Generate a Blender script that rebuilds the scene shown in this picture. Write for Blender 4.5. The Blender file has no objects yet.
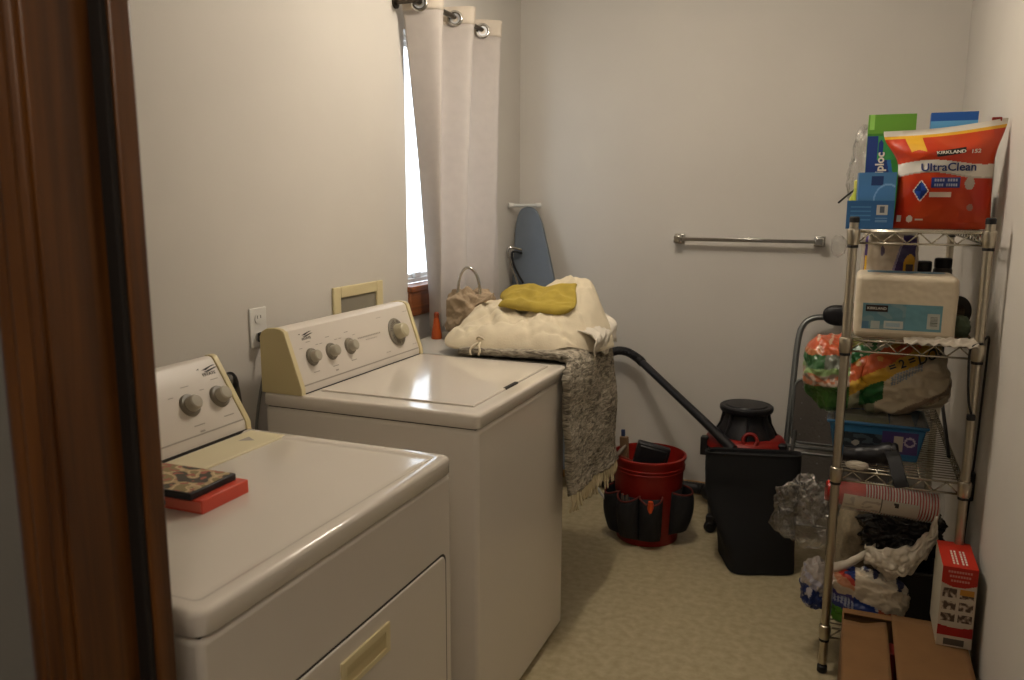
import bpy, bmesh, math, random
from mathutils import Vector, Matrix, noise

S = bpy.context.scene
COL = S.collection
PI = math.pi
random.seed(7)

# ------------------------------------------------------------------ camera
cd = bpy.data.cameras.new('camera')
cam = bpy.data.objects.new('camera', cd); COL.objects.link(cam)
cd.sensor_fit = 'HORIZONTAL'; cd.sensor_width = 23.5; cd.lens = 18.86
cd.clip_start = 0.02
cam.matrix_world = Matrix(((0.92573496, -0.06684783, 0.37221787, 1.57588775),
                           (0.37815747, 0.15472801, -0.91271911, -3.96223685),
                           (0.00342077, 0.98569296, 0.16851613, 1.44067305),
                           (0, 0, 0, 1)))
cd.dof.use_dof = True; cd.dof.focus_distance = 2.5; cd.dof.aperture_fstop = 3.5
S.camera = cam

# ------------------------------------------------------------------ sky and light
w = bpy.data.worlds.new('World'); S.world = w; w.use_nodes = True
bg = w.node_tree.nodes['Background']
bg.inputs['Color'].default_value = (0.80, 0.90, 1.0, 1); bg.inputs['Strength'].default_value = 3.2

def lamp(name, kind, loc, power, color, rot=(0, 0, 0), **kw):
    l = bpy.data.lights.new(name, kind); l.energy = power; l.color = color
    for k, v in kw.items(): setattr(l, k, v)
    o = bpy.data.objects.new(name, l); o.location = loc; o.rotation_euler = rot; COL.objects.link(o); return o
lamp('ceiling_lamp', 'POINT', (0.90, -1.45, 2.26), 25.0, (1.0, 0.89, 0.75), shadow_soft_size=0.09)
lamp('hall_fill', 'POINT', (1.72, -4.35, 2.25), 19.0, (1.0, 0.88, 0.74), shadow_soft_size=0.15)  # unseen fill added behind the camera, lifts shelves and near-facing sides
pt = lamp('window_portal', 'AREA', (-0.10, -0.80, 1.575), 1.0, (1, 1, 1), (0, -PI/2, 0), shape='RECTANGLE', size=0.98, size_y=0.78)
pt.data.cycles.is_portal = True

S.view_settings.view_transform = 'Standard'; S.view_settings.look = 'None'
S.view_settings.exposure = 0.16; S.view_settings.gamma = 1.0
S.view_settings.use_curve_mapping = False

# ------------------------------------------------------------------ helpers
def lin(c):
    return tuple((x/12.92 if x <= 0.04045 else ((x+0.055)/1.055)**2.4) for x in c)
def hx(s):
    s = s.lstrip('#'); return lin(tuple(int(s[i:i+2], 16)/255 for i in (0, 2, 4)))

def mat(name, color, rough=0.5, metal=0.0, var=0.0, vscale=8.0, bump=0.0, bscale=60.0, trans=0.0, alpha=1.0, coat=0.0, stretch=(1, 1, 1), translucent=0.0, col2=None, attr=False, spec=0.5, ior=1.45):
    m = bpy.data.materials.new(name); m.use_nodes = True
    nt = m.node_tree; n = nt.nodes; L = nt.links
    p = n['Principled BSDF']; out = n['Material Output']
    c = hx(color) if isinstance(color, str) else color
    p.inputs['Base Color'].default_value = (*c, 1)
    p.inputs['Roughness'].default_value = rough; p.inputs['Metallic'].default_value = metal
    p.inputs['Transmission Weight'].default_value = trans; p.inputs['Alpha'].default_value = alpha
    p.inputs['Coat Weight'].default_value = coat; p.inputs['Specular IOR Level'].default_value = spec
    p.inputs['IOR'].default_value = ior
    tc = n.new('ShaderNodeTexCoord'); mp = n.new('ShaderNodeMapping'); mp.inputs['Scale'].default_value = stretch
    L.new(tc.outputs['Object'], mp.inputs['Vector'])
    if attr:
        a = n.new('ShaderNodeAttribute'); a.attribute_name = 'Col'; L.new(a.outputs['Color'], p.inputs['Base Color'])
    elif var > 0 or col2:
        nz = n.new('ShaderNodeTexNoise'); nz.inputs['Scale'].default_value = vscale; nz.inputs['Detail'].default_value = 5
        L.new(mp.outputs['Vector'], nz.inputs['Vector'])
        r = n.new('ShaderNodeValToRGB'); r.color_ramp.elements[0].position = 0.32; r.color_ramp.elements[1].position = 0.68
        c2 = hx(col2) if col2 else tuple(min(1, x*(1+var)) for x in c)
        c1 = c if col2 else tuple(x*(1-var) for x in c)
        r.color_ramp.elements[0].color = (*c1, 1); r.color_ramp.elements[1].color = (*c2, 1)
        L.new(nz.outputs['Fac'], r.inputs['Fac']); L.new(r.outputs['Color'], p.inputs['Base Color'])
    if bump > 0:
        nb = n.new('ShaderNodeTexNoise'); nb.inputs['Scale'].default_value = bscale; nb.inputs['Detail'].default_value = 4
        L.new(mp.outputs['Vector'], nb.inputs['Vector'])
        b = n.new('ShaderNodeBump'); b.inputs['Strength'].default_value = bump; b.inputs['Distance'].default_value = 0.004
        L.new(nb.outputs['Fac'], b.inputs['Height']); L.new(b.outputs['Normal'], p.inputs['Normal'])
    if translucent > 0:
        t = n.new('ShaderNodeBsdfTranslucent'); t.inputs['Color'].default_value = (*c, 1)
        mx = n.new('ShaderNodeMixShader'); mx.inputs['Fac'].default_value = translucent
        L.new(p.outputs['BSDF'], mx.inputs[1]); L.new(t.outputs['BSDF'], mx.inputs[2]); L.new(mx.outputs['Shader'], out.inputs['Surface'])
    return m

def film(name, color, gloss, clear, spec=0.5, sheen=0.0):
    """thin clear plastic: see-through film with a shiny skin"""
    m = bpy.data.materials.new(name); m.use_nodes = True
    nt = m.node_tree; n = nt.nodes; L = nt.links; p = n['Principled BSDF']; out = n['Material Output']
    p.inputs['Base Color'].default_value = (*hx(color), 1); p.inputs['Roughness'].default_value = gloss; p.inputs['Specular IOR Level'].default_value = spec
    p.inputs['Metallic'].default_value = sheen
    t = n.new('ShaderNodeBsdfTransparent'); mx = n.new('ShaderNodeMixShader'); mx.inputs['Fac'].default_value = clear
    L.new(p.outputs['BSDF'], mx.inputs[1]); L.new(t.outputs['BSDF'], mx.inputs[2]); L.new(mx.outputs['Shader'], out.inputs['Surface'])
    return m

def wood(name, c1, c2, rough=0.35, axis='Z', scale=1.0):
    m = bpy.data.materials.new(name); m.use_nodes = True
    nt = m.node_tree; n = nt.nodes; L = nt.links; p = n['Principled BSDF']
    tc = n.new('ShaderNodeTexCoord'); mp = n.new('ShaderNodeMapping')
    s = [38*scale]*3; s['XYZ'.index(axis)] = 1.6*scale
    mp.inputs['Scale'].default_value = s
    nz = n.new('ShaderNodeTexNoise'); nz.inputs['Scale'].default_value = 1.4; nz.inputs['Detail'].default_value = 6; nz.inputs['Distortion'].default_value = 0.6
    r = n.new('ShaderNodeValToRGB'); r.color_ramp.elements[0].position = 0.3; r.color_ramp.elements[1].position = 0.72
    r.color_ramp.elements[0].color = (*hx(c1), 1); r.color_ramp.elements[1].color = (*hx(c2), 1)
    L.new(tc.outputs['Object'], mp.inputs['Vector']); L.new(mp.outputs['Vector'], nz.inputs['Vector'])
    L.new(nz.outputs['Fac'], r.inputs['Fac']); L.new(r.outputs['Color'], p.inputs['Base Color'])
    p.inputs['Roughness'].default_value = rough
    return m

def origin(o):
    v = Vector((0, 0, 0))
    while o is not None: v += o.location; o = o.parent
    return v

def obj(name, bm, m, parent=None, loc=None, smooth=35, bevel=0.0, seg=2, solid=0.0, sub=0, normals=True):
    base = origin(parent) if parent else Vector((0, 0, 0))
    if loc is not None: base = base + Vector(loc) if parent else Vector(loc)
    if normals: bmesh.ops.recalc_face_normals(bm, faces=bm.faces[:])
    bmesh.ops.translate(bm, verts=bm.verts[:], vec=-base)
    me = bpy.data.meshes.new(name); bm.to_mesh(me); bm.free()
    for x in (m if isinstance(m, (list, tuple)) else [m]): me.materials.append(x)
    if smooth:
        me.shade_smooth()
        if smooth < 180: me.set_sharp_from_angle(angle=math.radians(smooth))
    o = bpy.data.objects.new(name, me); COL.objects.link(o)
    if parent: o.parent = parent
    if loc is not None: o.location = loc
    if solid: md = o.modifiers.new('thick', 'SOLIDIFY'); md.thickness = solid; md.offset = 0
    if sub: md = o.modifiers.new('smooth', 'SUBSURF'); md.levels = sub; md.render_levels = sub
    if bevel:
        md = o.modifiers.new('edge', 'BEVEL'); md.width = bevel; md.segments = seg; md.limit_method = 'ANGLE'; md.angle_limit = math.radians(40); md.harden_normals = False
    return o

def tag(o, label, cat, group=None):
    o['label'] = label; o['category'] = cat
    if group: o['group'] = group
    return o
def thing(name, label, cat, loc, group=None):
    o = bpy.data.objects.new(name, None); o.empty_display_size = 0.05; COL.objects.link(o); o.location = loc
    return tag(o, label, cat, group)
def struct(name, bm, m, **kw):
    o = obj(name, bm, m, **kw); o['kind'] = 'structure'; return o

def NB(): return bmesh.new()
def box(bm, x0, x1, y0, y1, z0, z1, mi=0):
    v = [bm.verts.new(p) for p in ((x0,y0,z0),(x1,y0,z0),(x1,y1,z0),(x0,y1,z0),(x0,y0,z1),(x1,y0,z1),(x1,y1,z1),(x0,y1,z1))]
    for f in ((0,3,2,1),(4,5,6,7),(0,1,5,4),(1,2,6,5),(2,3,7,6),(3,0,4,7)):
        bm.faces.new([v[i] for i in f]).material_index = mi
    return v
def prism(bm, pts, axis, a0, a1):
    """extrude a 2D outline; axis 'Y': pts are (x,z), 'X': (y,z), 'Z': (x,y)"""
    def P(p, a): return {'Y': (p[0], a, p[1]), 'X': (a, p[0], p[1]), 'Z': (p[0], p[1], a)}[axis]
    A = [bm.verts.new(P(p, a0)) for p in pts]; B = [bm.verts.new(P(p, a1)) for p in pts]
    n = len(pts)
    bm.faces.new(A); bm.faces.new(B[::-1])
    for i in range(n): bm.faces.new((A[i], B[i], B[(i+1) % n], A[(i+1) % n]))
def frame_of(d):
    d = Vector(d).normalized(); a = Vector((0, 0, 1)) if abs(d.z) < 0.9 else Vector((1, 0, 0))
    u = d.cross(a).normalized(); return u, d.cross(u).normalized()
def spline(pts, k=6):
    P = [Vector(p) for p in pts]; out = []
    for i in range(len(P)-1):
        p0 = P[max(i-1, 0)]; p1 = P[i]; p2 = P[i+1]; p3 = P[min(i+2, len(P)-1)]
        for j in range(k):
            t = j/k
            out.append(0.5*((2*p1)+(-p0+p2)*t+(2*p0-5*p1+4*p2-p3)*t*t+(-p0+3*p1-3*p2+p3)*t**3))
    out.append(P[-1]); return out
def tube(bm, pts, r, seg=10, closed=False, caps=True, mi=0):
    P = [Vector(p) for p in pts]; n = len(P); rings = []
    u = None
    for i in range(n):
        if closed: d = P[(i+1) % n]-P[i-1]
        else: d = P[min(i+1, n-1)]-P[max(i-1, 0)]
        d.normalize()
        if u is None: u, v = frame_of(d)
        else:
            u = (u-d*u.dot(d)).normalized()
        v = d.cross(u)
        rr = r[i] if isinstance(r, (list, tuple)) else r
        rings.append([bm.verts.new(P[i]+(u*math.cos(a)+v*math.sin(a))*rr) for a in [2*PI*k/seg for k in range(seg)]])
    for i in range(n if closed else n-1):
        A, B = rings[i], rings[(i+1) % n]
        for k in range(seg): bm.faces.new((A[k], A[(k+1) % seg], B[(k+1) % seg], B[k])).material_index = mi
    if caps and not closed:
        bm.faces.new(rings[0][::-1]).material_index = mi; bm.faces.new(rings[-1]).material_index = mi
def lathe(bm, prof, base, axis=(0, 0, 1), seg=32, cap=True, ang=None):
    """profile (r, h) round the axis from base"""
    b = Vector(base); d = Vector(axis).normalized(); u, v = frame_of(d); rings = []
    for r, h in prof:
        rings.append([bm.verts.new(b+d*h+(u*math.cos(a)+v*math.sin(a))*max(r, 1e-5)) for a in [2*PI*k/seg for k in range(seg)]])
    for A, B in zip(rings, rings[1:]):
        for k in range(seg): bm.faces.new((A[k], A[(k+1) % seg], B[(k+1) % seg], B[k]))
    if cap: bm.faces.new(rings[0][::-1]); bm.faces.new(rings[-1])
def grid(bm, nu, nv, fn, col=None, lay=None):
    V = [[bm.verts.new(fn(i/nu, j/nv)) for j in range(nv+1)] for i in range(nu+1)]
    F = []
    for i in range(nu):
        for j in range(nv):
            f = bm.faces.new((V[i][j], V[i+1][j], V[i+1][j+1], V[i][j+1])); F.append(f)
    if col:
        if lay is None: lay = bm.loops.layers.float_color.new('Col')
        for i in range(nu):
            for j in range(nv):
                c = (*col((i+0.5)/nu, (j+0.5)/nv), 1)
                for l in F[i*nv+j].loops: l[lay] = c
    return V
def collayer(bm):
    return bm.loops.layers.float_color.get('Col') or bm.loops.layers.float_color.new('Col')
def paint(bm, faces, c):
    lay = collayer(bm)
    for f in faces:
        for l in f.loops: l[lay] = (*c, 1)
def cbox(bm, x0, x1, y0, y1, z0, z1, front, side, top, n=40, m=40, ftop=None):
    """printed carton: the -Y face carries front(u,v), others plain"""
    lay = collayer(bm)
    grid(bm, n, m, lambda u, v: (x0+(x1-x0)*u, y0, z0+(z1-z0)*v), front, lay)
    grid(bm, n, 20, lambda u, v: (x0+(x1-x0)*u, y0+(y1-y0)*v, z1), ftop or (lambda u, v: top), lay)
    for q in (((x0,y0,z0),(x0,y1,z0),(x0,y1,z1),(x0,y0,z1)), ((x1,y0,z0),(x1,y1,z0),(x1,y1,z1),(x1,y0,z1)),
              ((x0,y1,z0),(x1,y1,z0),(x1,y1,z1),(x0,y1,z1)), ((x0,y0,z0),(x1,y0,z0),(x1,y1,z0),(x0,y1,z0))):
        f = bm.faces.new([bm.verts.new(p) for p in q]); paint(bm, [f], side)
    bmesh.ops.remove_doubles(bm, verts=bm.verts[:], dist=1e-5)
def turn(bm, center, ang, axis='Z'):
    bmesh.ops.rotate(bm, verts=bm.verts[:], cent=Vector(center), matrix=Matrix.Rotation(ang, 3, axis))

def N3(x, y, z=0.0): return noise.noise(Vector((x, y, z)))
def sst(a, b, x):
    t = max(0.0, min(1.0, (x-a)/(b-a))); return t*t*(3-2*t)

def crumple(bm, c, size, amp=0.25, freq=2.6, sub=5, p=2.6, col=None, seed=0.0, sharp=True, flat=None, low=None):
    """a crumpled, folded bundle; col(unit vector, position) paints it"""
    r = bmesh.ops.create_icosphere(bm, subdivisions=sub, radius=1.0)
    c = Vector(c)
    for v in r['verts']:
        d = v.co.normalized()
        k = (abs(d.x)**p+abs(d.y)**p+abs(d.z)**p)**(-1/p)
        q = d*freq+Vector((seed, seed*1.7, -seed))
        f = noise.fractal(q, 0.9, 2.1, 4)
        if sharp: f = 0.6*f+0.7*(0.35-abs(noise.noise(q*1.3+Vector((5, 1, 2)))))
        rr = k*(1+amp*f)
        v.co = c+Vector((d.x*rr*size[0], d.y*rr*size[1], d.z*rr*size[2]))
        if low is not None and v.co.z < low: v.co.z = low+0.02*(v.co.z-low)
    if col:
        lay = collayer(bm)
        for f in bm.faces:
            m = f.calc_center_median(); cc = (*col((m-c), m), 1)
            for l in f.loops: l[lay] = cc

_fonts = {}
def letters(name, s, size, place, m, parent, bold=0.0, shear=0.0, align='CENTER', sx=1.0):
    """flat raised lettering; place(x, y, d) maps a letter point (x right, y up, d out) into the place"""
    cu = bpy.data.curves.new('lettering', 'FONT'); cu.body = s; cu.size = size; cu.align_x = align; cu.align_y = 'CENTER'
    cu.extrude = 0.0003; cu.offset = bold; cu.shear = shear; cu.resolution_u = 3
    o = bpy.data.objects.new('lettering', cu); COL.objects.link(o)
    dg = bpy.context.evaluated_depsgraph_get()
    me = bpy.data.meshes.new_from_object(o.evaluated_get(dg))
    bpy.data.objects.remove(o)
    bm = NB(); bm.from_mesh(me); bpy.data.meshes.remove(me)
    if any(True for _ in bm.faces): bmesh.ops.triangulate(bm, faces=bm.faces[:])
    for v in bm.verts: v.co = Vector(place(v.co.x*sx, v.co.y, v.co.z+0.0008))
    return obj(name, bm, m, parent, smooth=0)

# ------------------------------------------------------------------ materials
M_wall = mat('wall_paint', '#ccc7bf', 0.75, var=0.02, vscale=3, bump=0.08, bscale=220, spec=0.3)
M_ceil = mat('ceiling_paint', '#dcd8d0', 0.85, bump=0.15, bscale=120)
M_floor = mat('vinyl_floor', '#a19474', 0.42, col2='#b5a889', vscale=34, bump=0.04, bscale=90)
M_hall = mat('hall_paint', '#827c73', 0.8, bump=0.1, bscale=200)
M_jamb = wood('stained_oak', '#3f220c', '#6e4219', 0.32)
M_sill = wood('sill_oak', '#6a371c', '#94582f', 0.35, axis='Y')
M_base = wood('baseboard_oak', '#8e6a3c', '#b08a55', 0.45, axis='X')
M_enamel = mat('white_enamel', '#d6cec2', 0.16, var=0.012, vscale=2, spec=0.5, coat=0.3)
M_plast = mat('white_plastic', '#d8d0c6', 0.38)
M_tan = mat('almond_plastic', '#cdbd8e', 0.42)
M_tanedge = mat('almond_trim', '#dacca0', 0.40)
M_knob = mat('grey_knob', '#a9a292', 0.35)
M_skirt = mat('knob_skirt', '#7f786a', 0.40)
M_ink = mat('dark_print', '#3d3833', 0.6)
M_inkl = mat('faint_print', '#a8a095', 0.6)
M_seam = mat('dark_gap', '#2a2622', 0.8)
M_chrome = mat('chrome', '#c9c7c2', 0.16, 1.0)
M_wire = mat('chrome_wire', '#b9b3a4', 0.26, 1.0)
M_post = mat('post_chrome', '#bdb5a4', 0.30, 1.0, bump=0.05, bscale=200)
M_black = mat('black_plastic', '#17161a', 0.42)
M_blackrub = mat('black_rubber', '#1a191b', 0.5)
M_blackfab = mat('black_fabric', '#141416', 0.85, bump=0.35, bscale=400)
M_red = mat('red_plastic', '#86160c', 0.45)
M_curtain = mat('curtain_cloth', '#d2cac3', 0.9, var=0.04, vscale=30, bump=0.15, bscale=500, translucent=0.40)
M_hem = mat('curtain_hem', '#d0c5b6', 0.9, bump=0.15, bscale=500, translucent=0.15)
M_print = mat('printed_film', '#ffffff', 0.30, attr=True, bump=0.12, bscale=25)
M_carton = mat('printed_carton', '#ffffff', 0.48, attr=True)
M_film = film('clear_film', '#b8b5b0', 0.16, 0.80, 1.0, 0.7)
M_steel = mat('grey_steel', '#6f716f', 0.32, 0.7)
M_comf = mat('cream_cotton', '#d3c7ae', 0.9, var=0.05, vscale=14, bump=0.25, bscale=160)
M_sheet = mat('white_cotton', '#d4ccbe', 0.9, bump=0.2, bscale=200)
M_yellow = mat('mustard_terry', '#ab9640', 0.95, var=0.10, vscale=22, bump=0.5, bscale=500)
M_canvas = mat('tan_canvas', '#a39078', 0.92, var=0.06, vscale=20, bump=0.3, bscale=500)
M_blue = mat('blue_cover', '#687079', 0.85, var=0.05, vscale=10, bump=0.2, bscale=600)
M_white = mat('white_gloss', '#d8d6d0', 0.4)
M_blueink = mat('blue_print', '#1d2f6b', 0.5)
M_whiteink = mat('white_print', '#e6e0d4', 0.5)
M_darkink = mat('black_print', '#15130f', 0.5)

# ------------------------------------------------------------------ the room
XR = 1.973; YN = -3.265; HC = 2.44
WY0, WY1, WZ0, WZ1 = -1.17, -0.42, 1.085, 2.06
bm = NB(); box(bm, -0.12, 2.10, YN-0.0, 0.12, -0.06, 0); struct('floor', bm, M_floor, smooth=0)
bm = NB(); box(bm, -0.12, 2.10, YN-0.0, 0.12, HC, HC+0.06); struct('ceiling', bm, M_ceil, smooth=0)
bm = NB()
box(bm, -0.12, 0, YN, 0.12, 0, WZ0); box(bm, -0.12, 0, YN, 0.12, WZ1, HC)
box(bm, -0.12, 0, YN, WY0, WZ0, WZ1); box(bm, -0.12, 0, WY1, 0.12, WZ0, WZ1)
struct('wall_left', bm, M_wall, smooth=0)
bm = NB(); box(bm, 0, XR, 0, 0.12, 0, HC); struct('wall_far', bm, M_wall, smooth=0)
bm = NB(); box(bm, XR, XR+0.12, YN, 0.12, 0, HC); struct('wall_right', bm, M_wall, smooth=0)
DX0, DX1 = 0.837, 1.765; DZ = 2.06; HY = -3.381
bm = NB()
box(bm, -0.12, DX0-0.018, HY, YN, 0, HC); box(bm, DX1+0.018, 2.4, HY, YN, 0, HC); box(bm, DX0-0.018, DX1+0.018, HY, YN, DZ+0.018, HC)
struct('wall_near', bm, M_hall, smooth=0)
bm = NB(); box(bm, -0.6, 2.6, -5.1, HY+0.116, -0.06, 0); struct('floor_hall', bm, mat('hall_carpet', '#6b6255', 0.95, var=0.1, vscale=60, bump=0.5, bscale=300), smooth=0)
bm = NB(); box(bm, -0.6, 2.6, -5.1, YN, HC, HC+0.06); struct('ceiling_hall', bm, M_ceil, smooth=0)
bm = NB(); box(bm, -0.6, 2.6, -5.2, -5.1, 0, HC); box(bm, -0.7, -0.6, -5.2, HY, 0, HC); box(bm, 2.4, 2.5, -5.2, YN, 0, HC); struct('wall_hall', bm, M_hall, smooth=0)

def baseboard(name, pts, axis, a0, a1):
    bm = NB(); prism(bm, pts, axis, a0, a1); return struct(name, bm, M_base, bevel=0.002)
baseboard('baseboard_far', [(-0.001, 0), (-0.014, 0), (-0.014, 0.055), (-0.008, 0.066), (-0.001, 0.068)], 'X', 0.0, XR)
baseboard('baseboard_left', [(0.001, 0), (0.014, 0), (0.014, 0.055), (0.008, 0.066), (0.001, 0.068)], 'Y', YN, -0.014)
baseboard('baseboard_right', [(XR-0.001, 0), (XR-0.014, 0), (XR-0.014, 0.055), (XR-0.008, 0.066), (XR-0.001, 0.068)], 'Y', YN, -0.014)

# the doorway: jamb, stop, moulded casing, strike plate
door = bpy.data.objects.new('trim_1', None); COL.objects.link(door); door.location = (DX0, HY, 0); door['kind'] = 'structure'
bm = NB(); box(bm, DX0-0.017, DX0, HY-0.001, YN+0.001, 0, DZ); box(bm, DX1, DX1+0.017, HY-0.001, YN+0.001, 0, DZ); box(bm, DX0-0.017, DX1+0.017, HY-0.001, YN+0.001, DZ, DZ+0.017)
obj('jamb', bm, M_jamb, door, bevel=0.002)
bm = NB(); box(bm, DX0, DX0+0.022, -3.298, -3.270, 0, DZ-0.022); box(bm, DX1-0.022, DX1, -3.298, -3.270, 0, DZ-0.022); box(bm, DX0, DX1, -3.298, -3.270, DZ-0.022, DZ)
obj('door_stop', bm, M_jamb, door, bevel=0.003)
def casing(x0, sgn):
    prof = [(0, 0), (0, 0.007), (0.005, 0.011), (0.012, 0.010), (0.016, 0.013), (0.023, 0.0165), (0.030, 0.015), (0.034, 0.0175), (0.042, 0.018), (0.050, 0.015), (0.053, 0.010), (0.053, 0)]
    bm = NB(); prism(bm, [(x0+sgn*a, HY-b) for a, b in prof], 'Z', 0, DZ+0.06); return bm
obj('casing', casing(DX0-0.005, -1), M_jamb, door, bevel=0.0008)
obj('casing', casing(DX1+0.005, 1), M_jamb, door, bevel=0.0008)
bm = NB(); box(bm, DX0+0.0005, DX0+0.019, -3.3075, -3.2985, 0, DZ-0.03); o = obj('stop_shade_strip', bm, mat('stop_shade', '#1a120c', 0.8), door, bevel=0.002); o['label'] = 'dark strip painted as shade along the door stop'  # added dark strip, paints the shade on the stop's hall side
M_brass = mat('brass', '#b09a56', 0.4, 0.6)
bm = NB(); box(bm, DX0-0.001, DX0+0.002, -3.334, -3.310, 0.80, 0.858); o = obj('strike_plate', bm, M_brass, door, bevel=0.001); o['label'] = 'brass strike plate'

# window
win = bpy.data.objects.new('window_1', None); COL.objects.link(win); win.location = (-0.06, WY0, WZ0); win['kind'] = 'structure'
M_vinyl = mat('white_vinyl', '#e4e4e2', 0.4)
def rect_frame(bm, x0, x1, y0, y1, z0, z1, t):
    box(bm, x0, x1, y0, y1, z0, z0+t); box(bm, x0, x1, y0, y1, z1-t, z1); box(bm, x0, x1, y0, y0+t, z0+t, z1-t); box(bm, x0, x1, y1-t, y1, z0+t, z1-t)
bm = NB(); rect_frame(bm, -0.115, -0.055, WY0+0.001, WY1-0.001, WZ0+0.021, WZ1-0.001, 0.018); obj('window_frame', bm, M_vinyl, win, bevel=0.003)
bm = NB(); rect_frame(bm, -0.100, -0.070, WY0+0.018, WY1-0.018, WZ0+0.036, WZ1-0.018, 0.018); obj('sash', bm, M_vinyl, win, bevel=0.002)
M_glass = film('window_glass', '#ffffff', 0.02, 0.93)
bm = NB(); box(bm, -0.087, -0.083, WY0+0.034, WY1-0.034, WZ0+0.052, WZ1-0.034); obj('pane', bm, M_glass, win, smooth=0)
bm = NB(); box(bm, -0.072, -0.055, WY0+0.16, WY0+0.21, WZ0+0.040, WZ0+0.060); obj('sash_latch', bm, M_vinyl, win, bevel=0.002)
bm = NB(); box(bm, -0.055, 0.022, WY0-0.005, WY1+0.005, WZ0-0.002, WZ0+0.020); box(bm, 0.0005, 0.014, WY0-0.003, WY1+0.003, WZ0-0.098, WZ0-0.002); obj('sill', bm, M_sill, win, bevel=0.003)

# ------------------------------------------------------------------ wall fittings
t = thing('wall_outlet', 'white duplex wall outlet behind the washer console', 'outlet', (0, -2.057, 1.072))
bm = NB(); box(bm, 0.0005, 0.006, -2.094, -2.022, 1.014, 1.130); obj('plate', bm, M_white, t, bevel=0.003)
for zc in (1.098, 1.046):
    bm = NB(); prism(bm, [(-2.058+0.017*math.cos(a), zc+0.0155*max(-0.8, min(0.8, math.sin(a)))) for a in [2*PI*k/24 for k in range(24)]], 'X', 0.005, 0.0085)
    f = obj('socket', bm, M_white, t)
    bm = NB()
    for dy in (-0.007, 0.007): box(bm, 0.0080, 0.0090, -2.058+dy-0.0011, -2.058+dy+0.0011, zc+0.001, zc+0.010)
    obj('slot', bm, M_ink, f, smooth=0)
t = thing('power_cord', 'black plug and grey cord hanging from the wall outlet', 'cord', (0.02, -2.045, 1.046))
bm = NB(); box(bm, 0.0095, 0.042, -2.072, -2.042, 1.030, 1.060); obj('plug', bm, M_black, t, bevel=0.005)
bm = NB(); tube(bm, spline([(0.03, -2.055, 1.034), (0.033, -2.060, 0.99), (0.026, -2.085, 0.90), (0.030, -2.12, 0.78), (0.03, -2.14, 0.55)]), 0.004, 8); obj('cable', bm, mat('grey_cable', '#6d6c66', 0.5), t)
t = thing('washer_outlet_box', 'almond recessed plumbing box on the wall above the washer', 'outlet box', (0, -1.525, 1.1))
bm = NB(); box(bm, 0.0005, 0.010, -1.682, -1.640, 0.985, 1.150); box(bm, 0.0005, 0.010, -1.412, -1.370, 0.985, 1.150); box(bm, 0.0005, 0.010, -1.640, -1.412, 1.112, 1.150); box(bm, 0.0005, 0.010, -1.640, -1.412, 0.985, 1.010)
obj('frame', bm, M_tanedge, t, bevel=0.003)
bm = NB(); box(bm, 0.0005, 0.0025, -1.640, -1.412, 1.010, 1.112); obj('back', bm, mat('box_back', '#8b8577', 0.6), t, smooth=0)
for y in (-1.57, -1.48):
    bm = NB(); lathe(bm, [(0.010, 0), (0.010, 0.018), (0.006, 0.02)], (0.003, y, 1.03), (1, 0, 0), 14); obj('valve', bm, M_chrome, t)
t = thing('dryer_hose', 'dark grey supply hose between the dryer and the washer', 'hose', (0.05, -2.30, 0.5))
bm = NB(); tube(bm, spline([(0.06, -2.20, 0.30), (0.06, -2.215, 0.70), (0.065, -2.235, 0.90), (0.075, -2.265, 0.965), (0.085, -2.30, 0.93), (0.085, -2.34, 0.70), (0.085, -2.35, 0.25)]), 0.014, 12); obj('hose_body', bm, mat('hose_grey', '#4a463f', 0.55), t)
bm = NB(); lathe(bm, [(0.017, 0), (0.019, 0.01), (0.019, 0.03), (0.016, 0.04)], (0.069, -2.252, 0.945), (0.2, -0.5, 0.7), 16); obj('collar', bm, M_black, t)

# towel bar
t = thing('towel_bar', 'chrome towel bar with square ends on the far wall', 'towel bar', (1.14, 0, 1.26))
for x in (0.825, 1.452):
    bm = NB(); box(bm, x-0.025, x+0.025, -0.010, -0.0005, 1.236, 1.284); box(bm, x-0.017, x+0.017, -0.078, -0.008, 1.243, 1.278); obj('bracket', bm, M_chrome, t, bevel=0.004)
bm = NB(); box(bm, 0.842, 1.435, -0.068, -0.052, 1.252, 1.269); obj('bar', bm, M_chrome, t, bevel=0.002)

# curtain rod and curtain
M_rod = mat('bronze_rod', '#4b443c', 0.3, 0.8)
t = thing('curtain_rod', 'dark metal curtain rod above the window', 'curtain rod', (0, -0.8, 2.14))
bm = NB(); tube(bm, [(0.095, -1.245, 2.14), (0.095, -0.56, 2.14)], 0.010, 14); obj('rod', bm, M_rod, t)
for y in (-1.228, -0.58):
    bm = NB(); lathe(bm, [(0.022, 0.0), (0.022, 0.006), (0.008, 0.009), (0.008, 0.09)], (0.0005, y, 2.14), (1, 0, 0), 16); lathe(bm, [(0.013, -0.01), (0.013, 0.01)], (0.095, y, 2.14), (0, 1, 0), 14); obj('bracket', bm, M_rod, t)
for y, s in ((-1.245, -1), (-0.56, 1)):
    bm = NB(); lathe(bm, [(0.012, 0), (0.018, 0.005), (0.018, 0.022), (0.010, 0.028)], (0.095, y, 2.14), (0, s, 0), 16); obj('finial', bm, M_rod, t)
M_grey_in = mat('ring_inner', '#c3c5c8', 0.35, 0.6)
t = thing('curtain', 'beige grommet curtain hanging half across the window', 'curtain', (0.1, -0.9, 0.9))
TOPP = [(0.025, -1.240), (0.162, -1.185), (0.100, -1.060), (0.030, -0.955), (0.165, -0.908), (0.100, -0.800), (0.032, -0.715), (0.165, -0.640), (0.100, -0.570), (0.060, -0.500)]
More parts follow.
